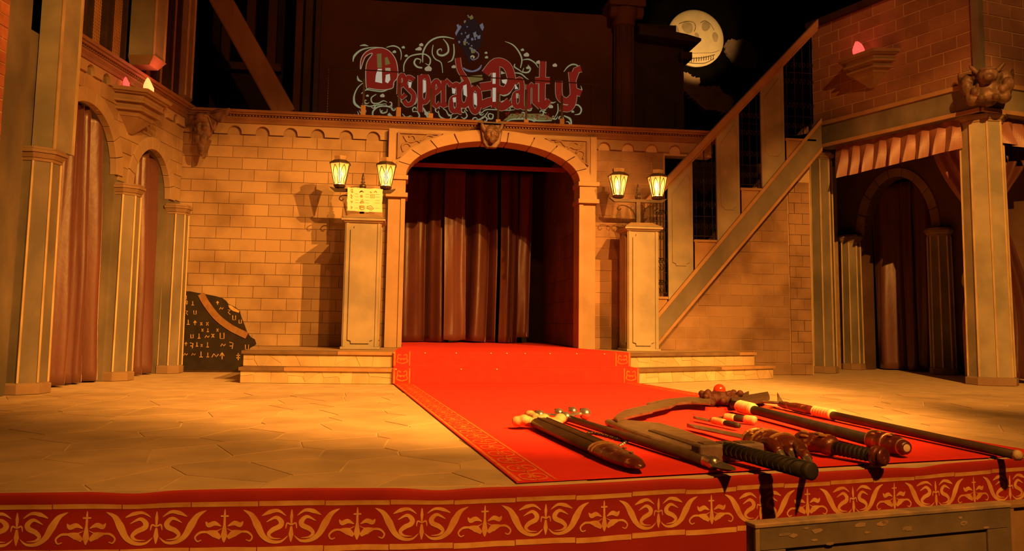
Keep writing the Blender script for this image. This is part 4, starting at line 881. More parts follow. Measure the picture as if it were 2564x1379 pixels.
def moon_patch(c, rx, rz, rot, nm):
    g = MB(MO); cx, cz = mm(*c); P = []
    for i in range(7):
        for j in range(20):
            t = 2 * pi * j / 20; x, z = rx * i / 6 * math.cos(t) * (1 + .07 * math.sin(3 * t)), rz * i / 6 * math.sin(t); x, z = x * math.cos(rot) - z * math.sin(rot), x * math.sin(rot) + z * math.cos(rot)
            P.append((cx + x, md(cx + x, cz + z) - .003 * (1 - i / 6) - .0015, cz + z))
    g.add(P, [[i * 20 + j, i * 20 + (j + 1) % 20, (i + 1) * 20 + (j + 1) % 20, (i + 1) * 20 + j] for i in range(6) for j in range(20)]); g.build(nm, K['moon_d'], mn, smooth=True)
moon_patch((890, 250), .13, .15, .3, 'eye_socket'); moon_patch((1048, 238), .10, .13, -.5, 'eye_socket'); moon_patch((970, 318), .05, .07, .6, 'nose_hollow'); moon_patch((1130, 330), .075, .12, .1, 'cheek_hollow'); moon_patch((800, 270), .05, .14, .3, 'cheek_hollow')
def moon_line(pts, w, nm): MB(MO).ribbon(smooth_pts([mm(*p) for p in pts], 5), w, mpm(.004)).build(nm, K['moon_l'], mn)
moon_line([(820, 215), (880, 195), (940, 205), (958, 245), (945, 285)], .012, 'brow_line'); moon_line([(1000, 210), (1040, 190), (1085, 215), (1120, 270)], .012, 'brow_line')
moon_line([(860, 520), (930, 512), (1030, 505), (1130, 478)], .016, 'lip_line'); moon_line([(880, 540), (960, 552), (1050, 548), (1125, 510)], .016, 'lip_line'); moon_line([(890, 470), (1000, 468), (1110, 462), (1170, 440)], .008, 'mouth_crease')
for k in range(11):
    u = 905 + k * 21; v = 510 - k * 2.6; moon_line([(u, v), (u + 2, v + 20), (u, v + 36)], .018, 'tooth_gap')
def cloud(pts, Y, label, m):
    P = smooth_pts([(oy(1460 + u / 3.447, v / 3.447, Y).x, oy(1460 + u / 3.447, v / 3.447, Y).z) for u, v in pts], 5, True)
    n = len(P); out = []
    for i, p in enumerate(P): out.append((p.x + .02 * math.sin(i * 1.9), p.y + .02 * math.cos(i * 2.3)))
    MB().prism(out, Y, 18.044).build('cloud', m, bevel=.008, label=label, cat='cloud', group=None)
K['cloud'] = mat('cloud_paint', (.42, .28, .17), (.28, .18, .11), 3, .9); K['cloud_d'] = mat('cloud_dim', (.20, .14, .10), (.13, .09, .065), 3, .9)
cloud([(830, 640), (900, 625), (950, 660), (1010, 680), (1005, 740), (1090, 740), (1170, 745), (1210, 800), (1280, 830), (1300, 890), (1260, 950), (1220, 975), (1150, 950), (1050, 940), (980, 880), (930, 840), (890, 790), (830, 760)], 17.9, 'brown cut-out cloud below the moon', K['cloud'])
cloud([(1232, 372), (1280, 335), (1330, 345), (1390, 335), (1450, 380), (1490, 430), (1510, 500), (1480, 590), (1400, 580), (1330, 560), (1275, 500), (1232, 440)], 17.95, 'dim cut-out cloud right of the moon', K['cloud_d'])
cloud([(1720, 680), (1770, 620), (1850, 610), (1920, 605), (1980, 650), (2010, 740), (1980, 820), (1900, 860), (1840, 900), (1780, 930), (1730, 880), (1700, 780)], 17.92, 'dim cut-out cloud behind the top of the stairs', K['cloud_d'])
# ------------------------------------------------------------------ projected lettering
def glow(name, c, s=1.0): return mat(name, tuple(x * .3 for x in c), tuple(x * .3 for x in c), 4, .9, emit=c, estr=s)  # emission stands in for projector light falling on the wall
K['lr'] = glow('projected_red', (.125, .008, .004)); K['lc'] = glow('projected_cream', (.22, .17, .10)); K['lw'] = glow('projected_white', (.34, .30, .22)); K['lg'] = glow('projected_green', (.17, .17, .085)); K['ld'] = glow('projected_dark', (.010, .005, .005)); K['lv'] = glow('projected_violet', (.085, .08, .10)); K['lo'] = glow('projected_olive', (.10, .075, .02))
LM = lambda e: (lambda x, y: tuple(oy(860 + x / 4.006, 20 + y / 4.006, YU - e)))
lg = thing('projected_sign', 'projected gothic lettering in red among pale green scrolls', 'sign', tuple(LM(.01)(1250, 1170)))
LET = {'e': [[(.28, .1), (.22, .85)], [(.22, .15), (.6, .0), (.85, .3), (.35, .5)], [(.22, .85), (.55, 1), (.92, .85)]],
       's': [[(.85, .12), (.45, .02), (.18, .25), (.5, .45), (.85, .65), (.75, .92), (.35, 1), (.1, .85)]],
       'p': [[(.25, -.02), (.25, 1.3)], [(.25, .1), (.65, .0), (.85, .3), (.8, .8), (.5, .95), (.25, .8)]],
       'r': [[(.3, .0), (.3, 1)], [(.3, .2), (.6, .02), (.95, .2)], [(.05, .93), (.3, 1.02), (.6, .95)]],
       'a': [[(.2, .15), (.6, .0), (.8, .2), (.8, .95), (1.02, 1.02)], [(.8, .45), (.25, .55), (.2, .9), (.5, 1), (.8, .85)]],
       'd': [[(.05, -1.0), (.2, -.5), (.7, -.05), (.88, .3), (.82, .8), (.5, 1), (.18, .8), (.18, .3), (.5, .08), (.8, .2)]],
       'o': [[(.5, .0), (.15, .25), (.15, .75), (.5, 1), (.85, .75), (.85, .25), (.5, 0)]],
       'P': [[(.42, .02), (.42, 1.0)], [(.08, .25), (.42, .0), (.8, .08), (.95, .4), (.75, .62), (.45, .58)], [(-.1, .55), (.4, .5)], [(-.08, .95), (.3, .86), (.62, .98), (.9, .86)]],
       't': [[(.55, .0), (.5, .85), (.6, 1), (.95, .85)], [(.05, .42), (1.0, .42)], [(.05, .5), (.05, .9), (.4, 1.0)]],
       'y': [[(.15, .25), (.18, .75), (.5, .9), (.75, .75)], [(.7, -.05), (.78, .75), (.6, 1.12), (.2, 1.1)], [(.75, .2), (.9, -.1), (1.1, -.15)], [(.75, .55), (1.1, .65)]]}
for ch, x0, x1, y0, y1, w in (('e', 535, 632, 670, 900, 42), ('s', 592, 725, 690, 970, 46), ('p', 735, 875, 680, 960, 48), ('e', 872, 980, 730, 990, 46), ('r', 968, 1085, 725, 975, 46), ('a', 1060, 1180, 765, 1035, 48), ('d', 1140, 1275, 740, 980, 52), ('o', 1262, 1378, 790, 1045, 50), ('P', 1400, 1700, 545, 1000, 82), ('a', 1690, 1815, 715, 990, 48), ('r', 1822, 1928, 765, 990, 48), ('t', 1915, 2070, 535, 990, 60), ('y', 2125, 2360, 655, 965, 66)):
    lt = MB()
    for stq in LET[ch]:
        pt_ = [(lerp(x0, x1, x), lerp(y0, y1, y)) for x, y in stq]; lt.ribbon(smooth_pts(pt_, 4) if len(pt_) > 3 else pt_, w, LM(.014))
    L_ = lt.build('letter', K['lr'], lg); ot = MB()
    for stq in LET[ch]:
        pt_ = [(lerp(x0, x1, x), lerp(y0, y1, y)) for x, y in stq]; ot.ribbon(smooth_pts(pt_, 4) if len(pt_) > 3 else pt_, w + 8, LM(.011))
    ot.build('letter_outline', K['lc'], L_)
for pts_, k_ in (([(170, 620), (175, 520), (215, 450), (290, 408), (390, 400), (470, 440), (525, 520), (545, 620), (540, 700), (505, 745), (495, 800), (420, 820), (340, 818), (260, 805), (228, 790), (228, 570), (285, 470), (275, 455), (220, 490), (190, 560)], 'lr'),):
    D_ = MB().poly([p for p in pts_], LM(.016)).build('letter', K['lr'], lg)
    MB().ribbon(smooth_pts(pts_, 4, True) + [Vector(pts_[0])], 8, LM(.018)).build('letter_outline', K['lc'], D_)
    for pp, kk in (([(335, 460), (380, 455), (385, 600), (340, 600)], 'lo'), ([(345, 610), (385, 610), (388, 755), (318, 740), (325, 670)], 'lw'), ([(415, 500), (440, 490), (470, 560), (420, 575)], 'lo'), ([(420, 600), (470, 600), (472, 640), (420, 640)], 'lc'), ([(425, 670), (465, 660), (470, 720), (445, 755), (418, 740)], 'lw')):
        MB().poly(pp, LM(.019)).build('letter_counter', K[kk], D_)
for pp, kk in (([(800, 720), (828, 730), (825, 840), (800, 855)], 'lw'), ([(650, 740), (685, 745), (675, 800), (655, 800)], 'lw'), ([(1088, 800), (1125, 815), (1120, 860), (1092, 858)], 'lw'), ([(1095, 900), (1130, 895), (1125, 945), (1100, 945)], 'lw'), ([(1200, 780), (1235, 765), (1240, 890), (1205, 870)], 'lw'), ([(1305, 850), (1335, 860), (1340, 980), (1310, 965)], 'lw'), ([(1495, 650), (1528, 650), (1525, 760), (1495, 760)], 'lw'), ([(1495, 800), (1530, 800), (1528, 940), (1495, 940)], 'lw'), ([(1580, 630), (1625, 655), (1580, 665)], 'lc'), ([(1585, 720), (1640, 715), (1630, 765), (1595, 750)], 'lw'), ([(1720, 760), (1755, 810), (1720, 815)], 'lw'), ([(1730, 855), (1755, 855), (1755, 905), (1730, 905)], 'lc')):
    MB().poly(pp, LM(.0205)).build('letter_counter', K[kk], lg)
def scr(pts, w, k='lg', e=.006): MB().ribbon(smooth_pts(pts, 5), w, LM(e)).build('scroll', K[k], lg)
for pts_, w in (([(95, 540), (110, 480), (180, 420), (290, 395), (400, 398)], [4, 22, 16, 8, 4]), ([(430, 395), (500, 380), (560, 405), (580, 460), (575, 520)], [6, 14, 12, 10, 5]), ([(165, 378), (210, 372), (250, 382)], [4, 18, 3]), ([(605, 640), (610, 560), (660, 490), (740, 465), (820, 465), (870, 510), (860, 570), (820, 555)], [10, 12, 12, 14, 12, 14, 12, 4]), ([(795, 545), (800, 440), (850, 350), (930, 300), (1020, 290), (1110, 310)], [8, 16, 16, 16, 14, 6]), ([(900, 370), (890, 450), (920, 510), (980, 550), (995, 650)], [8, 10, 12, 10, 6]), ([(1000, 310), (1045, 370), (1050, 440), (1000, 475), (950, 465), (945, 425), (980, 410), (985, 435)], [5, 16, 18, 20, 18, 14, 10, 4]), ([(1105, 360), (1110, 450), (1090, 520), (1045, 545)], [10, 14, 14, 4]), ([(790, 600), (740, 590), (710, 550), (730, 510), (775, 520), (765, 555)], [14, 18, 18, 14, 10, 4]), ([(1620, 335), (1700, 370), (1760, 440), (1790, 520), (1775, 600)], [3, 12, 14, 14, 8]), ([(1800, 520), (1860, 515), (1920, 550), (1955, 600)], [6, 14, 12, 4]), ([(1850, 570), (1875, 610), (1850, 645), (1800, 640), (1810, 600)], [5, 14, 16, 12, 4]), ([(1720, 560), (1715, 590), (1760, 620), (1800, 650)], [8, 14, 12, 4]), ([(1720, 650), (1780, 660), (1830, 700), (1860, 720)], [10, 14, 10, 5]), ([(2210, 640), (2250, 590), (2300, 565), (2350, 580), (2370, 630), (2340, 685)], [5, 12, 14, 12, 14, 4]), ([(2300, 800), (2360, 830), (2390, 820), (2380, 780)], [5, 12, 12, 4]), ([(2205, 1040), (2270, 1000), (2340, 970), (2385, 1010), (2370, 1060), (2320, 1070)], [5, 14, 14, 16, 14, 4]), ([(140, 680), (150, 720), (190, 740)], [4, 22, 4]), ([(215, 740), (150, 790), (110, 870), (110, 950), (150, 990), (180, 1005)], [5, 10, 14, 24, 20, 4]), ([(180, 860), (230, 820), (310, 830), (400, 835), (480, 790), (510, 760)], [8, 12, 12, 12, 12, 5]), ([(330, 865), (280, 900), (290, 950), (350, 955), (400, 930), (440, 945)], [6, 12, 12, 12, 10, 4]), ([(185, 960), (260, 985), (350, 970), (430, 960)], [5, 12, 12, 4]), ([(300, 1110), (295, 1040), (350, 990), (430, 985), (500, 1010)], [10, 16, 16, 14, 5]), ([(365, 1010), (380, 1050), (430, 1045), (440, 1010)], [5, 14, 12, 4]), ([(450, 1060), (480, 1090), (520, 1120)], [30, 30, 8]), ([(590, 880), (580, 940), (640, 960), (720, 960), (740, 900)], [6, 12, 12, 12, 4]), ([(590, 1060), (640, 1110), (700, 1125), (760, 1090), (740, 1040), (690, 1040)], [6, 14, 20, 16, 12, 4]), ([(800, 1000), (830, 1060), (860, 1130)], [10, 26, 8]), ([(950, 1030), (970, 1090), (1040, 1120), (1110, 1110), (1150, 1080)], [8, 16, 16, 14, 5]), ([(1000, 1010), (1030, 1030), (1060, 1080), (1100, 1060)], [8, 10, 14, 4]), ([(1210, 1020), (1240, 1080), (1210, 1110), (1180, 1090)], [5, 14, 12, 4]), ([(1260, 1150), (1330, 1130), (1400, 1100), (1450, 1040)], [6, 20, 16, 5]), ([(1380, 1060), (1430, 1020), (1530, 1020), (1650, 1025), (1720, 1020)], [8, 12, 10, 10, 4]), ([(1440, 1110), (1490, 1110), (1500, 1070), (1465, 1060)], [6, 14, 12, 4]), ([(1600, 1160), (1680, 1120), (1800, 1110), (1950, 1130), (2090, 1130)], [4, 12, 20, 14, 4]), ([(1700, 1185), (1850, 1180), (2000, 1185)], [3, 8, 3]), ([(2150, 960), (2150, 1040), (2110, 1110)], [8, 12, 5]), ([(2210, 1080), (2270, 1110), (2285, 1160), (2275, 1215)], [10, 22, 16, 6]), ([(1560, 860), (1610, 880), (1660, 860), (1690, 820)], [6, 12, 12, 4]), ([(1590, 960), (1650, 960), (1680, 900)], [6, 12, 4]), ([(2050, 910), (2090, 950), (2130, 940)], [4, 16, 4])):
    scr(pts_, w)
for c in ((600, 395, 16), (630, 480, 16), (510, 440, 18), (780, 370, 20), (760, 410, 24), (735, 415, 14), (850, 610, 34), (1105, 590, 20), (1430, 450, 14), (1435, 495, 16), (1795, 420, 16), (1835, 470, 26), (1850, 600, 18), (1955, 545, 22), (2120, 575, 22), (2330, 620, 18), (390, 880, 22), (240, 880, 14), (835, 1060, 22), (690, 1110, 20), (2080, 990, 22), (2300, 1040, 14)):
    MB().poly([(c[0] + c[2] * math.cos(t * .7) * 1.1, c[1] + c[2] * math.sin(t * .7) * (.8 + .2 * math.sin(t * 2))) for t in range(9)], LM(.007)).build('leaf', K['lc' if c[2] > 18 else 'lg'], lg)
for pp, kk, e in (([(1285, 70), (1250, 110), (1190, 170), (1145, 230), (1130, 300), (1150, 350), (1190, 410), (1230, 480), (1260, 570), (1275, 530), (1330, 440), (1375, 380), (1395, 300), (1385, 220), (1340, 140), (1310, 100)], 'ld', .009), ([(1120, 250), (1145, 200), (1170, 170), (1185, 190), (1150, 240), (1130, 280)], 'lv', .011), ([(1365, 170), (1395, 150), (1410, 195), (1395, 230), (1375, 200)], 'lv', .011), ([(1260, 90), (1290, 68), (1305, 100), (1280, 120)], 'lo', .011), ([(1300, 250), (1330, 235), (1335, 290), (1310, 300)], 'lv', .011), ([(1340, 280), (1375, 270), (1370, 310), (1345, 310)], 'lv', .011), ([(1230, 280), (1265, 260), (1260, 300), (1235, 310)], 'lv', .011), ([(1200, 330), (1230, 330), (1225, 375), (1205, 370)], 'lo', .011), ([(1275, 420), (1315, 410), (1320, 450), (1285, 455)], 'lo', .011)):
    MB().poly(pp, LM(e)).build('crest_facet', K[kk], lg)
scr([(1275, 500), (1300, 520), (1345, 500), (1355, 460), (1320, 430)], 10, 'lv', .011); scr([(1200, 600), (1240, 625), (1300, 635), (1360, 610), (1385, 570)], [12, 22, 16, 20, 8], 'lv', .011); scr([(1275, 495), (1290, 480), (1310, 490), (1300, 505)], 14, 'lc', .012)
rs_ = random.Random(21)
for k in range(40):                       # small curls crowding the foot of the lettering
    cx_, cy_ = 130 + k * 54 + rs_.uniform(-18, 18), rs_.uniform(930, 1130) + (k * 54) * .02; r0_, sg = rs_.uniform(24, 46), rs_.choice((-1, 1)); a0 = rs_.uniform(0, 6.28)
    scr([(cx_ + r0_ * (1 - t / 7) * math.cos(a0 + sg * t * .8), cy_ + r0_ * (1 - t / 7) * math.sin(a0 + sg * t * .8)) for t in range(7)], [3, 11, 13, 12, 9, 5], 'lg' if k % 3 else 'lc', .0045)
for k in range(34):
    a0 = rs_.uniform(0, 6.28); q0 = rs_.uniform(.3, 1.05); cx_, cy_ = 1265 + 125 * q0 * math.cos(a0), 260 + 175 * q0 * math.sin(a0); s0 = rs_.uniform(6, 16)
    MB().poly([(cx_ + s0 * math.cos(t), cy_ + s0 * rs_.uniform(.6, 1.6) * math.sin(t)) for t in (.3, 1.9, 3.6, 5.1)], LM(.0115)).build('crest_facet', K[rs_.choice(('lv', 'ld', 'lo', 'lv'))], lg)
MB().poly([(1170, 690), (1390, 670), (1400, 720), (1280, 755), (1180, 740)], LM(.005)).build('olive_patch', K['lo'], lg)
MB().poly([(1600, 1130), (1680, 1060), (2000, 1060), (2110, 1110), (2080, 1135), (1800, 1120)], LM(.004)).build('olive_patch', K['lo'], lg)
tx = bpy.data.curves.new('subtitle', 'FONT'); tx.body = '\u30b6\u30fb\u30e9\u30b9\u30c8\u30fb\u30aa\u30fc\u30c0\u30fc'; tx.size = 1.0; tx.offset = .01
to = bpy.data.objects.new('subtitle', tx); COL.objects.link(to); bpy.context.view_layer.update()
me = bpy.data.meshes.new_from_object(to.evaluated_get(bpy.context.evaluated_depsgraph_get())); bpy.data.objects.remove(to)
if len(me.vertices):
    xs = [v.co.x for v in me.vertices]; ys = [v.co.y for v in me.vertices]; f = LM(.021)
    for v in me.vertices: v.co = f(lerp(1620, 2110, (v.co.x - min(xs)) / (max(xs) - min(xs))), lerp(1112, 1040, (v.co.y - min(ys)) / (max(ys) - min(ys))) + 30 * (v.co.x - min(xs)) / (max(xs) - min(xs)) - 8)
    me.materials.clear(); me.materials.append(K['lr']); inst('subtitle_lettering', me, lg, I4)
# ------------------------------------------------------------------ weapons laid out on the carpet
K['scab'] = mat('dark_leather', (.060, .034, .022), (.035, .02, .013), 8, .42, bump=.15, bscale=60); K['bone'] = mat('bone', (.62, .46, .26), (.42, .28, .14), 18, .6, bump=.3, bscale=60)
K['silver'] = mat('silver', (.62, .58, .52), (.42, .38, .34), 12, .28, metal=.85); K['steel'] = mat('dark_steel', (.21, .15, .10), (.13, .09, .06), 14, .38, metal=.45, bump=.1); K['wrapw'] = mat('pale_cord', (.74, .60, .38), (.6, .46, .27), 20, .8)
K['bwrap'] = mat('black_wrap', (.040, .034, .032), (.022, .019, .018), 12, .6, bump=.2); K['lacq'] = mat('red_lacquer', (.14, .026, .014), (.045, .012, .008), 24, .32, bump=.3, bscale=40, spec=.6, c3=(.50, .27, .10), edge=.42); K['lacq_g'] = mat('rubbed_gold', (.66, .40, .16), (.4, .2, .08), 22, .35, metal=.4)
K['orb'] = mat('red_orb', (.75, .05, .015), (.6, .035, .01), 3, .12, spec=.8); K['fur'] = mat('brown_fur', (.085, .022, .014), (.045, .014, .01), 30, .6, bump=.8, bscale=90); K['shaft'] = mat('dark_shaft', (.075, .045, .03), (.05, .03, .02), 10, .55, bump=.1); K['block'] = mat('weathered_block', (.26, .20, .16), (.15, .11, .085), 9, .6, bump=.25)
CZ = .012
def WT(u0, v0, u1, v1, z=0.0):
    a, b = oz(u0, v0, z), oz(u1, v1, z); return frame((a.x, a.y, CZ), (b.x - a.x, b.y - a.y)), math.hypot(b.x - a.x, b.y - a.y)
def weapon(name, label, cat, T): return thing(name, label, cat, T.translation)
def flatlathe(T, prof, n, hz, zc):      # prof (halfwidth, x): an oval section with height factor hz, resting at zc
    return MB(T).rings([[(x, w * math.cos(2 * pi * j / n), zc + w * hz * math.sin(2 * pi * j / n)) for j in range(n)] for w, x in prof])
# a sheathed short sword
T, L = WT(1324, 1050, 1606, 1174, .04); w = weapon('sheathed_sword', 'dark scabbard sword with bone grip and fur guard, leftmost on the carpet', 'sword', T)
flatlathe(T, [(.02, 0), (.036, .01), (.038, .04), (.03, .06), (.028, .10), (.032, .17), (.028, .22)], 10, .9, .06).build('grip', K['bone'], w, smooth=True)
g = MB(T)
for k in range(9): blob(g, (.27 + .03 * math.sin(k * 2.2), -.15 + k * .0375, .05 + .012 * math.sin(k * 1.7)), (.055, .04, .035))
gd = g.build('guard', K['bone'], w, smooth=True); fuse(gd, .009)
flatlathe(T, [(.07, .28), (.078, .32), (.078, L * .5), (.073, L * .74)], 14, .5, .04).build('scabbard', K['scab'], w, smooth=True)
for s in (-1, 1): MB(T).tube([(.33, s * .03, .04 + .037), (L * .73, s * .028, .04 + .035)], .006, 5).build('scabbard_ridge', K['scab'], w)
ch = flatlathe(T, [(.075, L * .735), (.078, L * .74), (.074, L * .86), (.06, L * .94), (.03, L * .99), (.004, L)], 14, .5, .04).build('chape', K['lacq'], w, smooth=True)
for x in (.742, .765): MB(T).tube([(L * x, .079 * math.cos(a), .04 + .041 * math.sin(a)) for a in [i * pi / 8 for i in range(9)]], .006, 5).build('gold_rim', K['lacq_g'], ch)
for x, y in ((.80, .02), (.86, -.02), (.83, .05), (.9, .03)): blob(MB(T), (L * x, y, .074), (.02, .012, .005)).build('gold_scratch', K['lacq_g'], ch)
# b skull staff with spearhead
T, L = WT(1395, 1043, 1842, 1183, .033); w = weapon('skull_staff', 'thin dark staff with silver skull knobs and a short spear tip', 'staff', T)
MB(T).tube([(.05, 0, .035), (L * .9, 0, .03)], [.022, .026], 10).build('shaft', K['shaft'], w, smooth=True)
for x, y, r in ((-.10, .16, .034), (.06, .19, .042), (.22, -.02, .036), (-.02, .02, .034), (.10, -.17, .038)):
    k_ = blob(MB(T), (x, y, .045), (r * 1.25, r, r)).build('skull_knob', K['silver'], w, smooth=True)
    for s in (-1, 1): blob(MB(T), (x - r * .8, y + s * r * .4, .045 + r * .6), (r * .3, r * .25, r * .25)).build('eye_hollow', K['iron'], k_)
for y in (.16, .19, -.17): MB(T).tube([(.05, y, .045), (.10, y * .5, .045), (.2, 0, .04)], .014, 6).build('arm', K['silver'], w)
MB(T).lathe([(.028, L * .885), (.034, L * .89), (.03, L * .905), (.034, L * .918), (.022, L * .93)], 10, c=(0, 0, .034), axis='x').build('collar', K['silver'], w, smooth=True)
MB(T).rings([[(x, a * hw, .032 + b * hz) for a, b in ((1, 0), (0, 1), (-1, 0), (0, -1))] for x, hw, hz in ((L * .925, .02, .016), (L * .945, .05, .022), (L * .97, .042, .018), (L, .002, .002))]).build('spear_tip', K['silver'], w)
# c little chain
P = smooth_pts([tuple(oz(u, v)) for u, v in ((1472, 1093), (1490, 1093), (1515, 1099), (1545, 1108), (1568, 1112), (1562, 1120), (1552, 1126))], 5)
w = thing('bead_bracelet', 'short dark bead chain lying between scabbard and skull staff', 'chain', P[0])
for i, p in enumerate(P): blob(MB(), (p.x, p.y, CZ + .010), (.014, .010, .010) if i % 2 else (.009, .009, .009), n=8, m=5).build('bead', K['iron'] if i < len(P) - 6 else K['silver'], w, smooth=True)
# d greatsword
T, L = WT(1762, 1136, 2036, 1203); w = weapon('greatsword', 'huge broad wooden greatsword with block guard and black wrapped grip', 'sword', T)
bp = [(1512, 1055), (1535, 1053), (1658, 1064), (1712, 1080), (1800, 1112), (1740, 1140), (1690, 1124), (1623, 1100), (1560, 1076)]
bl = MB().slab([tuple(oz(u, v, .045).xy) for u, v in bp], .022, .062).build('blade', K['steel'], w, bevel=.02)
MB().slab([tuple(oz(u, v, .06).xy) for u, v in [(1622, 1079), (1640, 1078), (1762, 1116), (1750, 1122)]], .058, .068).build('fuller', K['scab'], bl, bevel=.004)
a, b = oz(1752, 1112, .095), oz(1886, 1108, .095); FG = frame((a.x, a.y, CZ), (b.x - a.x, b.y - a.y)); GL_ = math.hypot(b.x - a.x, b.y - a.y)
MB(FG).box(-.03, GL_ + .03, -.06, .04, .0, .088).build('guard', K['block'], w, bevel=.012)
for x in (.0, .33, .66): MB(FG).box(x * GL_, x * GL_ + GL_ * .28, -.045, .025, .088, .094).build('guard_plate', K['steel'], w, bevel=.004)
T, L = WT(1820, 1134, 2024, 1185, .055)
gp_ = MB(T).tube([(-.02, 0, .065), (L, 0, .055)], [.032, .036], 12).build('grip', K['bwrap'], w, smooth=True)
for k in range(14): MB(T).tube([(.03 + k * (L - .04) / 14 + .03 * math.cos(t), .034 * math.cos(t) * (1 + .1 * k / 14), .062 - .006 * k / 14 + .034 * (1 + .1 * k / 14) * math.sin(t)) for t in [i * 2 * pi / 12 for i in range(13)]], .0045, 5).build('wrap_turn', K['bwrap'], gp_)
MB(T).lathe([(.037, L - .01), (.04, L), (.04, L + .02), (.027, L + .025)], 12, c=(0, 0, .055), axis='x').build('pommel', K['bwrap'], w, smooth=True)
# e scythe
Z5 = lambda u, v: (1260 + u / 3.663, 940 + v / 3.663)
O5 = lambda u, v, z: oz(*Z5(u, v), z)
hub = O5(1985, 290, .0); w = thing('scythe', 'great scythe with hooked blade, fur hub and red orb', 'scythe', hub)
Pb = [(1900, 215), (1700, 205), (1500, 225), (1310, 262), (1440, 250), (1400, 268), (1250, 295), (1110, 328), (1035, 372), (1015, 398), (1048, 420), (1105, 398), (1190, 375), (1372, 335), (1365, 328), (1540, 290), (1590, 262), (1720, 250), (1900, 262)]
MB().slab([tuple(O5(u, v, .07).xy) for u, v in Pb], .06, .082).build('blade', K['steel'], w, bevel=.005)
Pt = [(2080, 215), (2150, 205), (2255, 160), (2245, 200), (2330, 185), (2430, 168), (2445, 205), (2420, 222), (2260, 252), (2100, 262)]
MB().slab([tuple(O5(u, v, .07).xy) for u, v in Pt], .05, .095).build('tail', K['shaft'], w, bevel=.01)
g = MB(); hc = Vector((hub.x, hub.y, .075)); rf = random.Random(3)
blob(g, hc, (.18, .14, .06), n=14)
for k in range(46):
    a = rf.uniform(0, 2 * pi); rr_ = rf.uniform(.05, .19); blob(g, hc + Vector((rr_ * math.cos(a), rr_ * math.sin(a), rf.uniform(-.04, .05))), (.035, .03, .03), n=6, m=4)
hb = g.build('fur_hub', K['fur'], w); fuse(hb, .010)
blob(MB(), hc + Vector((.02, .05, .066)), (.052, .052, .052), n=18, m=12).build('orb', K['orb'], w, smooth=True)
a, b = oz(1850, 1017, .07), oz(2186, 1104, .06); T = frame((a.x, a.y, CZ), (b.x - a.x, b.y - a.y)); L = math.hypot(b.x - a.x, b.y - a.y)
MB(T).tube([(-.1, 0, .06), (L, 0, .05)], [.034, .036], 12).build('shaft', K['bwrap'], w, smooth=True)
wr_ = MB(T).lathe([(.042, 0), (.046, .04), (.046, .24), (.04, .28)], 12, c=(0, 0, .06), axis='x').build('cord_wrap', K['wrapw'], w, smooth=True)
for k in range(9): MB(T).lathe([(.044, -.008), (.05, 0), (.044, .008)], 12, c=(.03 + k * .026, 0, .06), axis='x').build('cord_turn', K['wrapw'], wr_, smooth=True)
pm = MB(T).lathe([(.045, L - .02), (.056, L), (.056, L + .13), (.052, L + .15), (.052, L + .22), (.036, L + .30), (.024, L + .31)], 14, c=(0, 0, .056), axis='x').build('pommel', K['lacq'], w, smooth=True)
for x in (L + .005, L + .145): MB(T).lathe([(.054, -.006), (.059, 0), (.054, .006)], 14, c=(x, 0, .056), axis='x').build('gold_rim', K['lacq_g'], pm, smooth=True)
MB(T).lathe([(.044, L + .27), (.028, L + .306), (.016, L + .312)], 14, c=(0, 0, .056), axis='x').build('worn_tip', K['wrapw'], pm, smooth=True)
for x, a in ((.05, 1.2), (.09, 1.9), (.06, 2.3), (.18, 1.5), (.2, 2.0), (.11, .9)): blob(MB(T), (L + x, .056 * math.cos(a), .056 + .056 * math.sin(a)), (.016, .010, .006)).build('gold_scratch', K['lacq_g'], pm)
# f long spear at the carpet's right edge
a, b = oz(1938, 1009, .05), oz(2552, 1140, .045); T = frame((a.x, a.y, CZ), (b.x - a.x, b.y - a.y)); L = math.hypot(b.x - a.x, b.y - a.y)
w = weapon('long_spear', 'long thin spear with forked steel head at the right carpet edge', 'spear', T)
xw = (oz(2035, 1030, .05) - a).length; xe = (oz(2080, 1040, .05) - a).length
MB(T).tube([(xe - .05, 0, .04), (L, 0, .032)], [.03, .024], 10).build('shaft', K['shaft'], w, smooth=True)
cw = MB(T).lathe([(.034, xw), (.038, xw + .04), (.038, xe - .03), (.042, xe)], 12, c=(0, 0, .042), axis='x').build('cord_wrap', K['wrapw'], w, smooth=True)
for k in range(7): MB(T).lathe([(.036, -.01), (.041, 0), (.036, .01)], 12, c=(lerp(xw, xe, (k + .5) / 7), 0, .042), axis='x').build('cord_turn', K['wrapw'], cw, smooth=True)
MB(T).lathe([(.022, .1), (.03, .2), (.026, xw * .4), (.036, xw * .55), (.036, xw * .9), (.028, xw + .02)], 10, c=(0, 0, .042), axis='x').build('socket', K['lacq'], w, smooth=True)
for y, z, x in ((.10, .10, -.12), (-.13, .05, -.05), (.02, .12, .02)):
    MB(T).rings([[(lerp(.12, x, t), lerp(0, y, t) + c_ * .03 * (1 - t) + .001 * c_, lerp(.05, z, t) + d_ * .012) for c_, d_ in ((1, 0), (0, 1), (-1, 0), (0, -1))] for t in (0, .3, .7, 1)]).build('steel_spike', K['steel'], w)
MB(T).lathe([(.03, L - .02), (.026, L), (.012, L + .01)], 10, c=(0, 0, .032), axis='x').build('butt_cap', K['bone'], w, smooth=True)
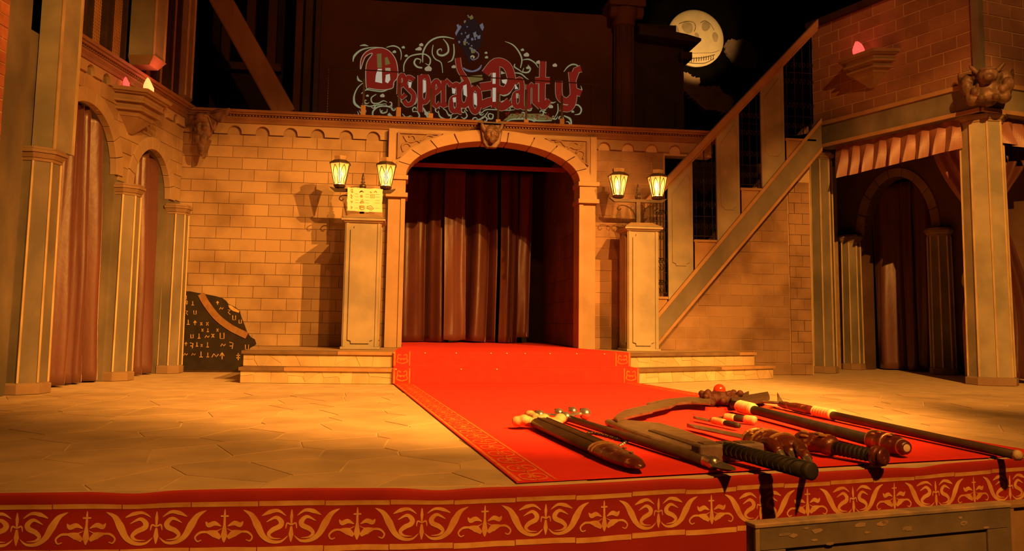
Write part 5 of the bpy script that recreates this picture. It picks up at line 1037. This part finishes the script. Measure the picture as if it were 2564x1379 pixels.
# g two daggers
def dagger(px, label, bl_, parts):
    T, L = WT(*px, .035); w = weapon('dagger', label, 'dagger', T)
    MB(T).rings([[(x, c_ * hw, .028 + d_ * .010) for c_, d_ in ((1, 0), (0, 1), (-1, 0), (0, -1))] for x, hw in ((0, .002), (L * bl_ * .35, .024), (L * bl_, .022))]).build('blade', K['steel'], w)
    for f0, f1, r, m, nm in parts: MB(T).lathe([(r * .85, L * f0), (r, L * (f0 * .8 + f1 * .2)), (r, L * (f0 * .2 + f1 * .8)), (r * .85, L * f1)], 10, c=(0, 0, .035), axis='x').build(nm, K[m], w, smooth=True)
dagger((1736, 1046, 1850, 1070), 'slim dagger with bone handle left of the other dagger', .45, ((.43, .72, .024, 'bone', 'handle'), (.70, 1.0, .02, 'bwrap', 'butt')))
dagger((1800, 1046, 1892, 1056), 'short dagger with bone and black handle near the scythe shaft', .2, ((.16, .45, .028, 'bone', 'handle'), (.44, .72, .025, 'bwrap', 'handle_wrap'), (.7, 1.0, .03, 'bone', 'butt')))
# h clawed gauntlet
T, L = WT(1884, 1098, 1986, 1124, .07); w = weapon('clawed_gauntlet', 'dark red clawed gauntlet with gilded bands and three steel claws', 'gauntlet', T)
gb = flatlathe(T, [(.04, -.03), (.07, .0), (.09, L * .3), (.092, L * .6), (.082, L * .9), (.06, L + .04)], 14, .66, .065).build('cuff', K['lacq'], w, smooth=True)
for x, r_ in ((.02, .076), (L * .35, .093), (L * .72, .092)): MB(T).tube([(x + .02 * math.sin(a), r_ * math.cos(a), .065 + r_ * .67 * math.sin(a)) for a in [i * 2 * pi / 16 for i in range(17)]], .008, 5).build('gilded_band', K['lacq_g'], gb)
for k in range(10):
    a = .5 + k * .22; x = L * (.15 + .07 * (k % 4)) + .02; blob(MB(T), (x, .088 * math.cos(a), .065 + .059 * math.sin(a)), (.016, .012, .007)).build('gilded_stud', K['lacq_g'], gb)
for (u0, v0), (u1, v1) in (((1914, 1118), (1970, 1158)), ((1946, 1114), (2000, 1165)), ((1978, 1112), (2042, 1188))):
    p, q_ = oz(u0, v0, .07), oz(u1, v1, .02); d = q_ - p; pts_ = [p + Vector((0, 0, .02)), p + d * .35 + Vector((0, 0, .045)), p + d * .7 + Vector((0, 0, .03)), q_]
    c_ = MB().tube(smooth_pts(pts_, 4), [.026, .026, .026, .026, .026, .025, .025, .024, .022, .020, .017, .012, .004], 8, flat=.7).build('claw', K['silver'], w, smooth=True)
    MB().tube(smooth_pts(pts_, 4)[:9], [.033, .034, .034, .033, .032, .031, .030, .029, .027], 8, flat=.8).build('claw_root', K['lacq'], c_, smooth=True)
p, q_ = oz(1720, 1064, .04), oz(1884, 1098, .06); d = (q_ - p); sd = Vector((-d.y, d.x, 0)).normalized()
MB().rings([[p + d * t + sd * (c_ * hw) + Vector((0, 0, d_ * .014)) for c_, d_ in ((1, 0), (0, 1), (-1, 0), (0, -1))] for t, hw in ((0, .002), (.25, .04), (.5, .03), (1.05, .04))]).build('elbow_blade', K['steel'], w)
# i red-hilted mace
T, L = WT(1996, 1108, 2214, 1145, .06); w = weapon('ornate_mace', 'short ornate red mace with black wrapped grip and disc pommel', 'mace', T)
hd = flatlathe(T, [(.02, -.02), (.055, .02), (.06, L * .15), (.052, L * .3), (.062, L * .42), (.035, L * .47)], 12, .9, .062).build('head', K['lacq'], w, smooth=True)
for x, a in ((.06, 1.2), (.12, 1.8), (.2, 1.1), (.28, 1.6), (.36, 2.0), (.16, 2.4), (.33, 1.0)): blob(MB(T), (L * x, .058 * math.cos(a), .062 + .054 * math.sin(a)), (.03, .014, .008)).build('gilded_scroll', K['lacq_g'], hd)
gr_ = MB(T).tube([(L * .45, 0, .055), (L * .9, 0, .048)], [.034, .03], 12).build('grip', K['bwrap'], w, smooth=True)
for k in range(9): MB(T).lathe([(.031, -.012), (.037, 0), (.031, .012)], 10, c=(L * .48 + k * L * .047, 0, .053 - .004 * k / 9), axis='x').build('wrap_turn', K['bwrap'], gr_, smooth=True)
MB(T).lathe([(.03, L * .89), (.052, L * .9), (.052, L * .96), (.03, L * .97), (.045, L * .975), (.045, L), (.03, L + .004)], 14, c=(0, 0, .05), axis='x').build('pommel', K['lacq'], w, smooth=True)
# ------------------------------------------------------------------ worn panel before the stage
K['edge_w'] = mat('bare_wood_edge', (.50, .33, .17), (.24, .19, .14), 9, .7, edge=.5, bump=.1)
zb_ = -.13; a, b = oz(1889, 1311, zb_), oz(2526, 1259, zb_); F = frame((a.x, a.y), (b.x - a.x, b.y - a.y)); L = math.hypot(b.x - a.x, b.y - a.y)
w = thing('wooden_barrier', 'worn grey wooden barrier with chipped edges standing before the stage', 'barrier', (a.x, a.y, -1.0))
MB(F).box(.0, L, .004, .055, -1.0, zb_ - .005).build('board', K['plank'], w)
MB(F).box(-.004, L + .004, -.012, .062, zb_ - .018, zb_).build('top_edge', K['edge_w'], w, bevel=.004)
MB(F).box(.0, .022, -.008, .06, -1.0, zb_ - .018).build('side_edge', K['edge_w'], w, bevel=.003); MB(F).box(L - .022, L, -.008, .06, -1.0, zb_ - .018).build('side_edge', K['plank'], w, bevel=.003)
MB(F).box(.022, L - .022, -.008, .004, zb_ - .11, zb_ - .018).build('top_rail', K['plank'], w, bevel=.002); MB(F).box(.022, .15, -.008, .004, -1.0, zb_ - .112).build('stile', K['plank'], w, bevel=.002); MB(F).box(L - .15, L - .022, -.008, .004, -1.0, zb_ - .112).build('stile', K['plank'], w, bevel=.002)
rq = random.Random(6)
for k in range(16):
    x, z = rq.uniform(.03, L - .03), zb_ - abs(rq.gauss(0, .05)) - .02; s = rq.uniform(.006, .02)
    MB(F).poly([(x + s * math.cos(t) * rq.uniform(.6, 1.3) * 1.6, z + s * math.sin(t) * rq.uniform(.5, 1) * .7) for t in [-i * .9 for i in range(7)]], lambda x, y: (x, -.0095, y)).build('paint_chip', K['edge_w'], w)
F2 = frame(tuple((F @ Vector((L + .012, .03, 0))).xy), (b.x - a.x, b.y - a.y))
w = thing('wooden_box', 'orange-brown wooden box corner at the lower right edge', 'box', (F2.translation.x, F2.translation.y, -1.0))
MB(F2).box(.0, .9, .0, .05, -1.0, zb_ - .03).build('front_board', K['wood_o'], w, bevel=.003); MB(F2).box(-.0, .9, -.015, .06, zb_ - .03, zb_ - .01).build('top_board', K['wood_o'], w, bevel=.003); MB(F2).box(.0, .04, -.012, .0, -1.0, zb_ - .03).build('corner_batten', K['wood_o'], w)
